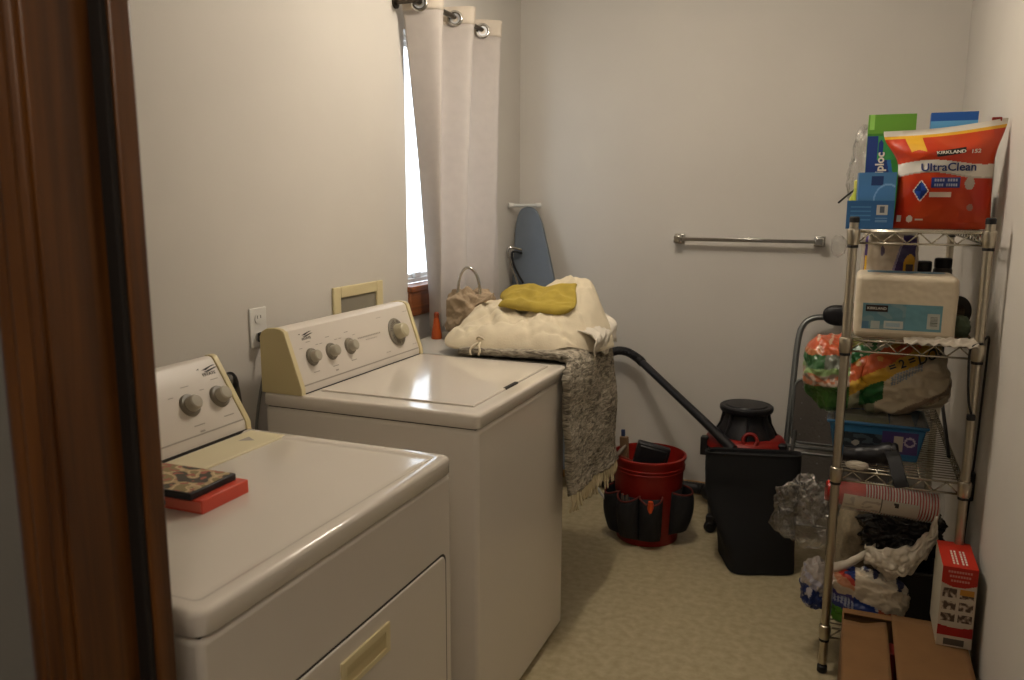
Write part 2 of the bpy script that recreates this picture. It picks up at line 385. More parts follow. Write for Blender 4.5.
BOTP = [(0.050, -1.090), (0.125, -1.135), (0.080, -1.080), (0.050, -1.000), (0.130, -0.940), (0.080, -0.850), (0.045, -0.760), (0.130, -0.640), (0.090, -0.560), (0.090, -0.485)]
ZT, ZB = 2.178, 0.925
def curt(u, v):
    z = ZT+(ZB-ZT)*v
    s = min(1.0, (ZT-z)/(ZT-1.05)); s = s**0.75
    P = [(a[0]+(b[0]-a[0])*s, a[1]+(b[1]-a[1])*s) for a, b in zip(TOPP, BOTP)]
    k = u*(len(P)-1); i = min(int(k), len(P)-2); f = k-i
    p0, p1, p2, p3 = P[max(i-1, 0)], P[i], P[i+1], P[min(i+2, len(P)-1)]
    q = [0.5*((2*p1[c])+(-p0[c]+p2[c])*f+(2*p0[c]-5*p1[c]+4*p2[c]-p3[c])*f*f+(-p0[c]+3*p1[c]-3*p2[c]+p3[c])*f**3) for c in (0, 1)]
    wv = 0.006*N3(u*9, z*2.2, 4)*(0.2+v)
    return Vector((q[0]+wv, q[1]+wv*0.6, z+0.004*N3(u*8, 0, 1)))
bm = NB(); V = grid(bm, 108, 60, lambda u, v: curt(u, 0.052+v*0.948)); panel = obj('panel', bm, M_curtain, t, smooth=180, solid=0.002)
bm = NB(); grid(bm, 108, 5, lambda u, v: curt(u, 0.052*v)); obj('top_hem', bm, M_hem, t, smooth=180, solid=0.004)
for y, x, nn in ((-1.213, 0.093, (0.37, -1, 0)), (-0.932, 0.097, (0.33, -1, 0)), (-0.677, 0.098, (0.5, -1, 0))):
    n = Vector(nn).normalized(); u, v = frame_of(n); c = Vector((x, y, 2.132))+n*0.011
    bm = NB(); tube(bm, [c+(u*math.cos(a)+v*math.sin(a))*0.025 for a in [2*PI*k/32 for k in range(32)]], 0.0062, 8, closed=True)
    g_ = obj('grommet', bm, M_chrome, t, smooth=180)
    bm = NB(); lathe(bm, [(0.012, -0.002), (0.023, -0.002), (0.023, 0.0), (0.012, 0.0)], c, n, 28, cap=False); obj('inner_ring', bm, M_grey_in, g_)

# ------------------------------------------------------------------ washer
def profile_cap(bm, pts, y0, y1): prism(bm, pts, 'Y', y0, y1)
def knob(parent, place, r, depth, mk, ms):
    p0 = place(0); n = (place(1)-place(0)).normalized()
    bm = NB(); lathe(bm, [(r, 0), (r*0.98, 0.004), (r*0.90, 0.007), (r*0.70, 0.008)], p0, n, 28); k = obj('knob', bm, ms, parent)
    bm = NB(); lathe(bm, [(r*0.68, 0.007), (r*0.66, depth*0.55), (r*0.62, depth*0.9), (r*0.52, depth), (r*0.15, depth*1.02)], p0, n, 24); obj('grip', bm, mk, k)
    return k

def console_marks(face, marks, parent, mtl, name):
    bm = NB()
    for (tt, y, wd, h) in marks:
        a = [face(tt-h, y-wd, 0.0012), face(tt-h, y+wd, 0.0012), face(tt+h, y+wd, 0.0012), face(tt+h, y-wd, 0.0012)]
        bm.faces.new([bm.verts.new(p) for p in a])
    return obj('print', bm, mtl, parent, smooth=0)

def logo(face, t0, y0, s, parent):
    """dark swoosh mark with a word under it"""
    bm = NB()
    def pol(pts): bm.faces.new([bm.verts.new(face(t0+b*s, y0+a*s*0.18, 0.0012)) for a, b in pts])
    pol([(-0.95, 0.22), (-0.70, 0.30), (-0.72, 0.18)])
    pol([(-0.55, 0.10), (0.0, 0.24), (0.55, 0.34), (0.9, 0.32), (0.35, 0.22), (-0.1, 0.06)])
    pol([(-0.45, -0.06), (0.1, 0.05), (0.7, 0.15), (1.0, 0.12), (0.5, 0.02), (0.0, -0.10)])
    o = obj('logo', bm, M_ink, parent, smooth=0)
    letters('lettering', 'ESTATE', 0.011, lambda x, y, d: face(t0-0.26*s+y/0.18, y0+x, d), M_ink, parent, sx=1.15)
    return o

wx0, wx1, wy0, wy1, wz = 0.10, 0.757, -2.171, -1.485, 0.914
t = thing('washing_machine', 'white top-load washer with almond console ends, beside the covered table', 'washing machine', (0.43, -1.83, 0))
bm = NB(); box(bm, wx0+0.004, wx1-0.004, wy0+0.003, wy1-0.003, 0.022, wz-0.0405); obj('cabinet', bm, M_enamel, t, bevel=0.012, seg=4)
bm = NB(); box(bm, wx0+0.012, wx1-0.012, wy0+0.010, wy1-0.010, wz-0.0415, wz-0.0365); obj('deck_gap', bm, M_seam, t, smooth=0)
# deck with a slightly sunken surround
def slab(x0, x1, y0, y1, z0, z1, r, rings):
    """worktop with rounded corners; rings are (inset, drop below the top) from the rim inwards"""
    bm = NB(); prev = None
    for ins, z in [(0.003, z0), (0.0, z0+0.003)]+[(i, z1-d) for i, d in rings]:
        rr = max(0.006, r-ins*0.4); out = []
        for cx, cy, a0 in ((x1-ins-rr, y1-ins-rr, 0), (x0+ins+rr, y1-ins-rr, PI/2), (x0+ins+rr, y0+ins+rr, PI), (x1-ins-rr, y0+ins+rr, 1.5*PI)):
            for j in range(9): q = a0+PI/2*j/8; out.append(bm.verts.new((cx+rr*math.cos(q), cy+rr*math.sin(q), z)))
        if prev:
            for k in range(len(out)): bm.faces.new((prev[k], prev[(k+1) % len(out)], out[(k+1) % len(out)], out[k]))
        else: bm.faces.new(out[::-1])
        prev = out
    bm.faces.new(prev)
    return bm
EDGE = [(0.0, 0.009), (0.0008, 0.0055), (0.003, 0.0025), (0.006, 0.0008), (0.010, 0.0)]
bm = slab(wx0, wx1, wy0, wy1, wz-0.0375, wz, 0.016, EDGE+[(0.020, 0.0)]); obj('top_deck', bm, M_enamel, t, smooth=50)
bm = NB(); box(bm, 0.242, 0.712, wy0+0.070, wy1-0.045, wz-0.004, wz+0.0006); obj('lid_gap', bm, mat('lid_gap', '#8d857a', 0.6), t, bevel=0.010, seg=3)
bm = NB(); box(bm, 0.244, 0.710, wy0+0.0725, wy1-0.0475, wz-0.003, wz+0.0045)
lid = obj('lid', bm, M_enamel, t, bevel=0.0035, seg=3)
bm = NB(); box(bm, 0.7005, 0.7125, -1.885, -1.795, wz-0.002, wz+0.0052); obj('finger_slot', bm, M_seam, lid, bevel=0.002)
for x in (wx0+0.06, wx1-0.06):
    for y in (wy0+0.06, wy1-0.06):
        bm = NB(); lathe(bm, [(0.022, 0), (0.022, 0.012), (0.008, 0.014), (0.008, 0.024)], (x, y, 0), (0, 0, 1), 16); obj('foot', bm, M_blackrub, t)
con = [(0.101, wz), (0.101, 1.068), (0.108, 1.082), (0.124, 1.090), (0.150, 1.0925), (0.166, 1.090), (0.175, 1.084), (0.2265, wz+0.018), (0.2265, wz)]
bm = NB(); profile_cap(bm, con, wy0+0.016, wy1-0.016); cons = obj('console', bm, M_plast, t, bevel=0.001)
cap = [(0.099, wz-0.001), (0.099, 1.069), (0.107, 1.084), (0.124, 1.0925), (0.150, 1.095), (0.168, 1.0925), (0.178, 1.086), (0.2295, wz+0.018), (0.2305, wz-0.001)]
for a, b in ((wy0+0.0005, wy0+0.016), (wy1-0.016, wy1-0.0005)):
    bm = NB(); profile_cap(bm, cap, a, b); e = obj('end_cap', bm, M_tan, t, bevel=0.002); e['label'] = 'almond end cap'
    bm = NB(); prism(bm, [(0.1795, 1.0855), (0.2310, wz+0.018), (0.2318, wz), (0.2275, wz), (0.2270, wz+0.018), (0.1755, 1.0855)], 'Y', a+0.001, b+0.002); obj('trim_strip', bm, M_tanedge, e)
B0 = Vector((0.2265, 0, wz+0.018)); B1 = Vector((0.175, 0, 1.084)); DN = (B1-B0).normalized(); NN = Vector((DN.z, 0, -DN.x))
def wface(tt, y, d): p = B0.lerp(B1, tt)+NN*d; return Vector((p.x, y, p.z))
bm = NB()
for tt in (0.03,): 
    bm.faces.new([bm.verts.new(p) for p in (wface(tt-0.012, wy0+0.02, 0.0012), wface(tt-0.012, wy1-0.02, 0.0012), wface(tt+0.012, wy1-0.02, 0.0012), wface(tt+0.012, wy0+0.02, 0.0012))])
obj('kick_line', bm, M_inkl, cons, smooth=0)
bm = NB(); box(bm, 0.2268, 0.2295, wy0+0.016, wy1-0.016, wz-0.0005, wz+0.0022); obj('shadow_gap', bm, M_seam, cons, smooth=0)
for y in (-2.078, -1.985, -1.889): knob(t, lambda d, y=y: wface(0.47, y, d*0.01), 0.0255, 0.026, M_knob, M_skirt)
bm = NB(); lathe(bm, [(0.047, 0.001), (0.0475, 0.004), (0.043, 0.0075), (0.030, 0.0085)], wface(0.48, -1.612, 0), NN, 40); dial = obj('timer_dial', bm, M_skirt, t)
bm = NB()
for k in range(28):
    a = 2*PI*k/28; u, v = frame_of(NN); c = wface(0.48, -1.612, 0.0085)
    if k % 7: tube(bm, [c+(u*math.cos(a)+v*math.sin(a))*0.031, c+(u*math.cos(a)+v*math.sin(a))*0.041], 0.0008, 5)
obj('dial_marks', bm, M_ink, dial)
bm = NB(); lathe(bm, [(0.026, 0.007), (0.025, 0.020), (0.0235, 0.036), (0.019, 0.040), (0.004, 0.041)], wface(0.48, -1.612, 0), NN, 26); obj('grip', bm, mat('dial_grip', '#b5ac91', 0.35), dial)
logo(wface, 0.86, -2.078, 0.19*0.16/0.16, cons)
mk = []
for y in (-2.078, -1.985, -1.889): mk += [(0.20, y, 0.014, 0.008), (0.745, y, 0.010, 0.007), (0.66, y-0.038, 0.007, 0.006), (0.66, y+0.036, 0.007, 0.006)]
mk += [(0.12, -1.985, 0.007, 0.014)]
for k in range(14): mk.append((0.565, -1.835+0.0095*k, 0.0034, 0.014))
for k in range(7): mk.append((0.50, -1.795+0.0095*k, 0.003, 0.008))
for y in (-1.70, -1.685, -1.53, -1.515): mk += [(0.86, y, 0.006, 0.006), (0.14, y, 0.006, 0.006)]
console_marks(wface, mk, cons, M_inkl, 'markings')

# ------------------------------------------------------------------ dryer
dx0, dx1, dy0, dy1, dz = 0.175, 0.833, -3.204, -2.467, 0.911
t = thing('clothes_dryer', 'white front-load dryer nearest the doorway with two books on top', 'dryer', (0.5, -2.83, 0))
bm = NB(); box(bm, dx0+0.004, dx1-0.004, dy0+0.003, dy1-0.003, 0.022, dz-0.0405); obj('cabinet', bm, M_enamel, t, bevel=0.010, seg=4)
bm = NB(); box(bm, dx0+0.012, dx1-0.012, dy0+0.010, dy1-0.010, dz-0.0415, dz-0.0365); obj('deck_gap', bm, M_seam, t, smooth=0)
bm = slab(dx0, dx1, dy0, dy1, dz-0.0375, dz, 0.024, EDGE+[(0.026, 0.0), (0.030, 0.0010), (0.034, 0.0030), (0.038, 0.0038), (0.050, 0.0038)]); obj('top_deck', bm, M_enamel, t, smooth=50)
for x in (dx0+0.06, dx1-0.06):
    for y in (dy0+0.06, dy1-0.06):
        bm = NB(); lathe(bm, [(0.022, 0), (0.022, 0.012), (0.008, 0.014), (0.008, 0.024)], (x, y, 0), (0, 0, 1), 16); obj('foot', bm, M_blackrub, t)
con = [(0.178, dz-0.003), (0.178, 1.055), (0.184, 1.068), (0.196, 1.0765), (0.206, 1.078), (0.214, 1.076), (0.219, 1.071), (0.304, dz+0.018), (0.305, dz-0.003)]
bm = NB(); profile_cap(bm, con, dy0+0.016, dy1-0.016); cons = obj('console', bm, M_plast, t, bevel=0.001)
cap = [(0.176, dz-0.004), (0.176, 1.056), (0.183, 1.070), (0.196, 1.079), (0.207, 1.081), (0.216, 1.079), (0.222, 1.073), (0.3075, dz+0.018), (0.309, dz-0.004)]
for a, b in ((dy0+0.0005, dy0+0.016), (dy1-0.016, dy1-0.0005)):
    bm = NB(); profile_cap(bm, cap, a, b); e = obj('end_cap', bm, M_tanedge, t, bevel=0.002); e['label'] = 'almond end cap'
B2 = Vector((0.304, 0, dz+0.018)); B3 = Vector((0.219, 0, 1.071)); DN2 = (B3-B2).normalized(); NN2 = Vector((DN2.z, 0, -DN2.x))
def dface(tt, y, d): p = B2.lerp(B3, tt)+NN2*d; return Vector((p.x, y, p.z))
bm = NB(); bm.faces.new([bm.verts.new(p) for p in (dface(0.035, dy0+0.02, 0.0012), dface(0.035, dy1-0.017, 0.0012), dface(0.055, dy1-0.017, 0.0012), dface(0.055, dy0+0.02, 0.0012))])
obj('kick_line', bm, M_inkl, cons, smooth=0)
bm = NB(); box(bm, 0.3045, 0.3085, dy0+0.016, dy1-0.016, dz-0.004, dz+0.0015); obj('shadow_gap', bm, M_seam, cons, smooth=0)
for y in (-2.612, -2.520): knob(t, lambda d, y=y: dface(0.46, y, d*0.01), 0.0265, 0.027, M_knob, M_skirt)
logo(dface, 0.86, -2.516, 0.19, cons)
mk = []
for y in (-2.612, -2.520): mk += [(0.17, y, 0.016, 0.007), (0.72, y+0.01, 0.012, 0.006), (0.62, y-0.040, 0.007, 0.006)]
mk += [(0.08, -2.612, 0.007, 0.012)]
console_marks(dface, mk, cons, M_inkl, 'markings')
bm = NB(); box(bm, 0.318, 0.419, -2.745, -2.482, dz-0.006, dz+0.0006); lint = obj('lint_door', bm, mat('lint_cream', '#d8cda9', 0.4), t, bevel=0.003); lint['label'] = 'almond lint screen door'
bm = NB(); bm.faces.new([bm.verts.new(p) for p in ((0.352, -2.566, dz+0.0010), (0.352, -2.530, dz+0.0010), (0.383, -2.548, dz+0.0010))]); obj('arrow_mark', bm, M_inkl, lint, smooth=0)
def rrect(y0, y1, z0, z1, r, k=6):
    out = []
    for cy, cz, a0 in ((y1-r, z1-r, 0), (y0+r, z1-r, PI/2), (y0+r, z0+r, PI), (y1-r, z0+r, 1.5*PI)):
        for j in range(k+1): a = a0+PI/2*j/k; out.append((cy+r*math.cos(a), cz+r*math.sin(a)))
    return out
bm = NB(); prism(bm, rrect(-3.170, -2.498, 0.20, 0.708, 0.022), 'X', dx1-0.008, dx1-0.0035); obj('door_gap', bm, M_seam, t, smooth=0)
bm = NB(); prism(bm, rrect(-3.1655, -2.5025, 0.2045, 0.7035, 0.019), 'X', dx1-0.012, dx1-0.001); dd = obj('door', bm, M_enamel, t, bevel=0.004, seg=3)
# recessed handle
hd = NB(); hy0, hy1, hz0, hz1 = -2.897, -2.741, 0.614, 0.671
for a in ((hy0, hy0+0.014, hz0, hz1), (hy1-0.014, hy1, hz0, hz1), (hy0+0.014, hy1-0.014, hz1-0.014, hz1), (hy0+0.014, hy1-0.014, hz0, hz0+0.010)): box(hd, dx1-0.003, dx1+0.003, *a)
h = obj('handle', hd, M_tanedge, dd); h['label'] = 'almond recessed handle'
bm = NB(); box(bm, dx1-0.0012, dx1+0.0004, hy0+0.010, hy1-0.010, hz0+0.006, hz1-0.010); 
grid(bm, 1, 6, lambda u, v: (dx1+0.0005+0.002*v, hy0+0.012+(hy1-hy0-0.024)*u, hz0+0.008+0.020*v)); obj('pull_recess', bm, M_tan, dd, smooth=0)

# books
def spot(seed, cols):
    def f(u, v):
        a = N3(u*7.3+seed, v*4.6, seed); b = N3(u*16+seed*2, v*11, seed+3)
        i = 0 if a < -0.18 else 1 if a < 0.05 else 2 if a < 0.22 else 3
        if b > 0.30: i = 4
        return hx(cols[i])
    return f
t = thing('orange_book', 'salmon red hardback notebook under the picture book on the dryer', 'book', (0.46, -2.86, dz))
bm = NB(); box(bm, 0.330, 0.582, -2.926, -2.806, dz-0.0045, dz+0.021); turn(bm, (0.559, -2.85, 0), 0.01)
obj('cover', bm, mat('salmon_cover', '#d5503c', 0.35), t, bevel=0.002)
bm = NB(); box(bm, 0.335, 0.580, -2.9275, -2.85, dz+0.001, dz+0.017); turn(bm, (0.559, -2.85, 0), 0.01); obj('pages', bm, mat('page_edge', '#e0745f', 0.6), t, smooth=0)
bm = NB(); box(bm, 0.488, 0.503, -2.9325, -2.919, dz+0.002, dz+0.013); turn(bm, (0.559, -2.85, 0), 0.01); obj('clasp', bm, M_black, t, bevel=0.003)
t = thing('picture_book', 'black book with a floral picture cover lying on the red notebook', 'book', (0.48, -2.90, dz+0.0213))
bm = NB(); box(bm, 0.360, 0.566, -2.934, -2.816, dz+0.0213, dz+0.034); turn(bm, (0.583, -2.9, 0), 0.03); obj('cover', bm, M_black, t, bevel=0.002)
bm = NB(); grid(bm, 110, 80, lambda u, v: (0.363+0.199*u, -2.930+0.110*v, dz+0.0346), spot(2.3, ['#3a3427', '#b59c74', '#cbb48c', '#8a7a4e', '#a45a48'])); turn(bm, (0.583, -2.9, 0), 0.03); obj('cover_picture', bm, M_carton, t, smooth=0)

# ------------------------------------------------------------------ table with its pile of laundry
M_top = mat('grey_laminate', '#a8a49a', 0.45)
t = thing('utility_table', 'tall grey laminate table against the window wall beyond the washer', 'table', (0.42, -0.9, 0))
TX0, TX1, TY0, TY1, TZ = 0.055, 0.735, -1.435, -0.975, 0.905
bm = NB(); box(bm, TX0, TX1, TY0, TY1, TZ-0.03, TZ); obj('tabletop', bm, M_top, t, bevel=0.006)
bm = NB(); box(bm, TX0+0.03, TX1-0.03, TY0+0.03, TY1-0.03, TZ-0.085, TZ-0.03); obj('apron', bm, mat('table_apron', '#8e8676', 0.6), t, bevel=0.003)
for x, y in ((TX0+0.05, TY0+0.05), (TX0+0.05, TY1-0.05), (TX1-0.055, TY0+0.05), (TX1-0.17, TY1-0.05)):
    if True:
        bm = NB(); box(bm, x-0.018, x+0.018, y-0.018, y+0.018, 0.01, TZ-0.03); l = obj('leg', bm, M_steel, t, bevel=0.003)
        bm = NB(); lathe(bm, [(0.020, 0), (0.020, 0.02), (0.012, 0.026)], (x, y, 0), (0, 0, 1), 12); obj('leg_tip', bm, M_blackrub, l)

def rugmat():
    m = bpy.data.materials.new('woven_rug'); m.use_nodes = True
    nt = m.node_tree; n = nt.nodes; L = nt.links; p = n['Principled BSDF']; p.inputs['Roughness'].default_value = 0.97
    tc = n.new('ShaderNodeTexCoord'); mp = n.new('ShaderNodeMapping'); mp.inputs['Rotation'].default_value = (0.75, 0, 0.3); mp.inputs['Scale'].default_value = (26, 24, 95)
    L.new(tc.outputs['Object'], mp.inputs['Vector'])
    nz = n.new('ShaderNodeTexNoise'); nz.inputs['Scale'].default_value = 1.0; nz.inputs['Detail'].default_value = 5; nz.inputs['Distortion'].default_value = 1.2
    L.new(mp.outputs['Vector'], nz.inputs['Vector'])
    r = n.new('ShaderNodeValToRGB'); e = r.color_ramp.elements; e[0].position = 0.34; e[1].position = 0.66
    e[0].color = (*hx('#5a5347'), 1); e[1].color = (*hx('#b5ab99'), 1)
    L.new(nz.outputs['Fac'], r.inputs['Fac']); L.new(r.outputs['Color'], p.inputs['Base Color'])
    b = n.new('ShaderNodeBump'); b.inputs['Strength'].default_value = 0.8; b.inputs['Distance'].default_value = 0.008
    L.new(nz.outputs['Fac'], b.inputs['Height']); L.new(b.outputs['Normal'], p.inputs['Normal'])
    return m
M_rug = rugmat()
t = thing('woven_rug', 'grey shaggy woven rug with fringe draped over the table end', 'rug', (0.75, -1.25, 0.4))
path = spline([(0.36, 0.926), (0.50, 0.932), (0.64, 0.934), (0.720, 0.932), (0.764, 0.912), (0.780, 0.86), (0.786, 0.75), (0.791, 0.66), (0.797, 0.55), (0.803, 0.485)], 8)
def rugp(u, v):
    k = u*(len(path)-1); i = min(int(k), len(path)-2); p = path[i].lerp(path[i+1], k-i)
    y = -1.466+0.435*v+0.050*max(0, u-0.42)*v-0.110*sst(0.40, 0.52, u)*(1-v)+0.006*N3(u*9, v*4, 2)
    side = sst(0.4, 0.5, u)
    x = p.x+side*(0.012*N3(u*5, v*5, 7)+0.010*math.sin(v*9+1)*max(0, u-0.45)); z = p.y+(1-side)*(0.006*N3(u*9, v*9, 3))+side*0.10*(0.5-v)*max(0, u-0.5)
    dn = 0.004*N3(u*60, v*45, 1)
    return Vector((x+dn*side, y, z+dn*(1-side)))
bm = NB(); grid(bm, 130, 60, rugp); obj('rug_body', bm, M_rug, t, smooth=180, solid=0.022)
bm = NB()
for k in range(46):
    v = (k+0.5)/46; p = rugp(1.0, v); a = random.uniform(-0.02, 0.02); l = random.uniform(0.04, 0.075)
    tube(bm, spline([p+Vector((0, 0, 0.006)), p+Vector((0.006, a*0.4, -l*0.5)), p+Vector((random.uniform(-0.008, 0.012), a, -l))], 4), [0.005]*4+[0.0035]*4+[0.002], 6)
f = obj('fringe', bm, mat('fringe_yarn', '#c9bb9a', 0.95), t, smooth=180); f['label'] = 'cream knotted fringe'

# comforter: a soft mound with folds
def mound(cx, cy, ax, ay, ang, fn, nu=90, nv=110):
    """closed soft sheet over an oval outline; fn(x,y,r) gives its top"""
    def f(u, v):
        r = u; a = 2*PI*v
        lo = 1+0.07*math.sin(3*a+1)+0.05*math.sin(5*a)+0.05*N3(math.cos(a)*2, math.sin(a)*2, 1)
        x = r*ax*lo*math.copysign(abs(math.cos(a))**0.72, math.cos(a)); y = r*ay*lo*math.copysign(abs(math.sin(a))**0.72, math.sin(a))
        X = cx+x*math.cos(ang)-y*math.sin(ang); Y = cy+x*math.sin(ang)+y*math.cos(ang)
        return X, Y, r
    return f
t = thing('comforter', 'cream quilted comforter heaped on the table under the mustard towel', 'bedding', (0.53, -1.2, 0.95))
f = mound(0.505, -1.200, 0.282, 0.232, 0.02, None)
def g(x, y, cx, cy, sx, sy): return math.exp(-((x-cx)/sx)**2-((y-cy)/sy)**2)
def CH(X, Y):
    return 0.052+0.118*g(X, Y, 0.70, -1.03, 0.14, 0.17)+0.085*g(X, Y, 0.50, -1.08, 0.24, 0.20)
def ctop(u, v):
    X, Y, r = f(u, v)
    edge = max(0.0, 1-r**7)**0.8
    k = 1-0.35*r*r
    q = abs(N3(X*6.5-Y*4, Y*5+X*3, 2.2)); q2 = abs(N3(X*15+Y*6, Y*10-X*5, 7.7))
    fold = 0.050*(0.28-q)+0.024*(0.28-q2)+0.010*N3(X*9, Y*9, 0.4)+0.011*(0.25-abs(N3(X*24-Y*9, Y*19+X*7, 3.3)))+0.004*N3(X*44, Y*44, 5)
    for w_ in ((X*0.85+Y*0.55)*1.0+0.02*N3(X*6, Y*6, 9), (X*0.5-Y*0.87)+0.02*N3(X*6, Y*6, 12)):
        d_ = abs((w_/0.105) % 1.0-0.5)*0.105; fold -= 0.010*math.exp(-(d_/0.009)**2)
    z = 0.958+CH(X, Y)*edge+fold*min(1, edge*1.6)*k
    hang = sst(0.70, 0.79, X)*r**3
    drop = sst(-1.36, -1.44, Y)*r**3
    return Vector((X+0.006*N3(Y*20, X*20, 3)*r, Y-0.010*drop, z-0.035*hang-0.022*drop))
bm = NB(); grid(bm, 80, 170, ctop); bmesh.ops.remove_doubles(bm, verts=bm.verts[:], dist=1e-5)
def cbot(u, v):
    p = ctop(u, v); X, Y, r = f(u, v); return Vector((p.x, p.y, min(p.z-0.004, 0.954-0.004*(1-r))))
grid(bm, 14, 170, cbot); bmesh.ops.remove_doubles(bm, verts=bm.verts[:], dist=1e-4)
obj('quilt', bm, M_comf, t, smooth=180)
bm = NB()
for s in (-1, 1):
    tube(bm, spline([(0.425, -1.420, 0.962), (0.425+s*0.010, -1.462, 0.950), (0.425+s*0.018, -1.472, 0.935), (0.425+s*0.014, -1.475, 0.920)], 5), 0.004, 6)
tube(bm, spline([(0.410, -1.43, 0.966), (0.425, -1.44, 0.978), (0.440, -1.43, 0.966), (0.425, -1.44, 0.952), (0.410, -1.43, 0.966)], 5), 0.004, 6)
obj('tie', bm, M_comf, t, smooth=180)

t = thing('white_sheet', 'white crumpled sheet bunched at the right end of the table', 'sheet', (0.75, -1.08, 0.95))
def wsheet(u, v):
    y = -1.300+0.270*v+0.012*math.sin(u*6); ru = 0.011*(0.3-abs(N3(v*5, u*2, 4)))*1.6+0.003*N3(v*16, u*7, 9)
    x = 0.694+0.106*math.sin(min(1.0, u*1.35)*PI/2)-0.020*max(0, u-0.6)
    z = 1.012-0.050*u-0.050*u**3+0.030*(v-0.3)*(1-u)+0.018*math.sin(v*9)*u*u
    return Vector((x+ru*(0.6+0.6*u), y, z+ru*(1.1-u)))
bm = NB(); grid(bm, 60, 80, wsheet); obj('cloth', bm, M_sheet, t, smooth=180, solid=0.006)

t = thing('yellow_towel', 'folded mustard yellow towel on top of the cream comforter', 'towel', (0.54, -1.18, 1.06))
def tow(u, v, up):
    x = 0.395+0.300*u+0.012*math.sin(v*5)+0.03*(1-v)*(1-u); y = -1.290+0.125*v+0.015*math.sin(u*6+1)
    z = 0.958+CH(x, y)+0.020+0.018*math.sin(PI*min(1, u*1.1))*v+0.010*N3(u*4, v*5, 3)+0.016*(0.3-abs(N3(u*4+2, v*3, 1)))
    e = min(u, 1-u, v, 1-v)*10; e = max(0, min(1, e))
    return Vector((x, y, z+(0.016 if up else -0.016)*math.sqrt(e)))
bm = NB(); grid(bm, 70, 44, lambda u, v: tow(u, v, True)); grid(bm, 70, 44, lambda u, v: tow(u, v, False)); bmesh.ops.remove_doubles(bm, verts=bm.verts[:], dist=1e-5)
obj('cloth', bm, M_yellow, t, smooth=180)

t = thing('canvas_bag', 'tan canvas bag with a silver arched handle beside the curtain', 'bag', (0.24, -1.12, 0.93))
bm = NB(); crumple(bm, (0.235, -1.105, 1.010), (0.085, 0.062, 0.088), 0.40, 1.5, 6, 3.2, seed=1.7); obj('bag_body', bm, M_canvas, t, smooth=180)
bm = NB()
def flap(u, v):
    x = 0.160+0.195*u; return Vector((x, -1.158+0.020*u-0.012*v+0.012*math.sin(u*4+v), 1.062+0.034*u*u-0.055*v*(1-0.5*u)+0.010*math.sin(u*6+v*3)))
grid(bm, 24, 12, flap); obj('flap', bm, M_canvas, t, smooth=180, solid=0.006)
bm = NB()
tube(bm, spline([(0.204, -1.150, 1.045), (0.206, -1.150, 1.095), (0.213, -1.148, 1.150), (0.232, -1.142, 1.182), (0.254, -1.135, 1.183), (0.275, -1.128, 1.155), (0.285, -1.124, 1.11), (0.287, -1.122, 1.06)], 6), 0.0058, 8); obj('handle', bm, M_chrome, t, smooth=180)

t = thing('orange_bottle', 'small orange bottle standing under the window sill', 'bottle', (0.112, -1.150, TZ))
bm = NB(); lathe(bm, [(0.019, 0), (0.021, 0.004), (0.020, 0.02), (0.013, 0.06), (0.009, 0.085)], (0.112, -1.150, TZ), seg=18); obj('body', bm, mat('orange_plastic', '#b04e1c', 0.35), t)
bm = NB(); lathe(bm, [(0.010, 0.083), (0.010, 0.10), (0.006, 0.105)], (0.112, -1.150, TZ), seg=14); obj('cap', bm, mat('orange_cap', '#8a3a16', 0.4), t)

# ironing board
t = thing('ironing_board', 'ironing board with blue-grey cover standing upright in the corner', 'ironing board', (0.14, -0.14, 0))
def board_outline(o):
    pts = [(0.0, 1.405+o)]
    for s, h in ((0.028, 1.398), (0.050, 1.375), (0.070, 1.32), (0.085, 1.23), (0.105, 1.10), (0.125, 0.95), (0.150, 0.75), (0.170, 0.50), (0.175, 0.10)): pts.append((s+o, h))
    P = spline([(a, b, 0) for a, b in pts], 4)
    R = [(p.x, p.y) for p in P]; return R+[(-a, b) for a, b in R[::-1][:-1]]
def bpos(p, d):
    c = math.cos(0.125); s = math.sin(0.125); dz_ = p[1]-1.405
    x = 0.082+p[0]*c-dz_*s; z = 1.405+p[0]*s*0.3+dz_*c
    y = -0.075-0.13*(1.405-z)/1.4-0.55*(0)
    return Vector((x, y-d, z))
def board(o, d0, d1):
    bm = NB(); R = board_outline(o)
    A = [bm.verts.new(bpos(p, d0)) for p in R]; B = [bm.verts.new(bpos(p, d1)) for p in R]
    bm.faces.new(A); bm.faces.new(B[::-1])
    for i in range(len(R)): bm.faces.new((A[i], A[(i+1) % len(R)], B[(i+1) % len(R)], B[i]))
    return bm
obj('board', board(-0.004, 0.0, 0.012), M_steel, t); obj('cover', board(0, 0.012, 0.030), M_blue, t, bevel=0.005)
M_legw = mat('white_tube', '#cfcfcb', 0.35)
bm = NB(); tube(bm, [(0.008, -0.165, 1.412), (0.125, -0.050, 1.412)], 0.0085, 12); tube(bm, [(0.065, -0.085, 1.41), (0.065, -0.075, 1.0)], 0.008, 10); leg = obj('leg', bm, M_legw, t)
for a, b in (((0.006, -0.167, 1.412), (0.024, -0.149, 1.412)), ((0.112, -0.063, 1.412), (0.130, -0.046, 1.412))):
    bm = NB(); tube(bm, [a, b], 0.0125, 12); obj('end_cap', bm, M_white, leg)
bm = NB(); tube(bm, spline([(0.075, -0.155, 1.195), (0.045, -0.18, 1.205), (0.022, -0.195, 1.205), (0.018, -0.20, 1.18), (0.030, -0.19, 1.12), (0.052, -0.175, 1.055), (0.064, -0.17, 1.0), (0.064, -0.17, 0.90)], 6), 0.0062, 10); obj('iron_rest', bm, M_chrome, t, smooth=180)
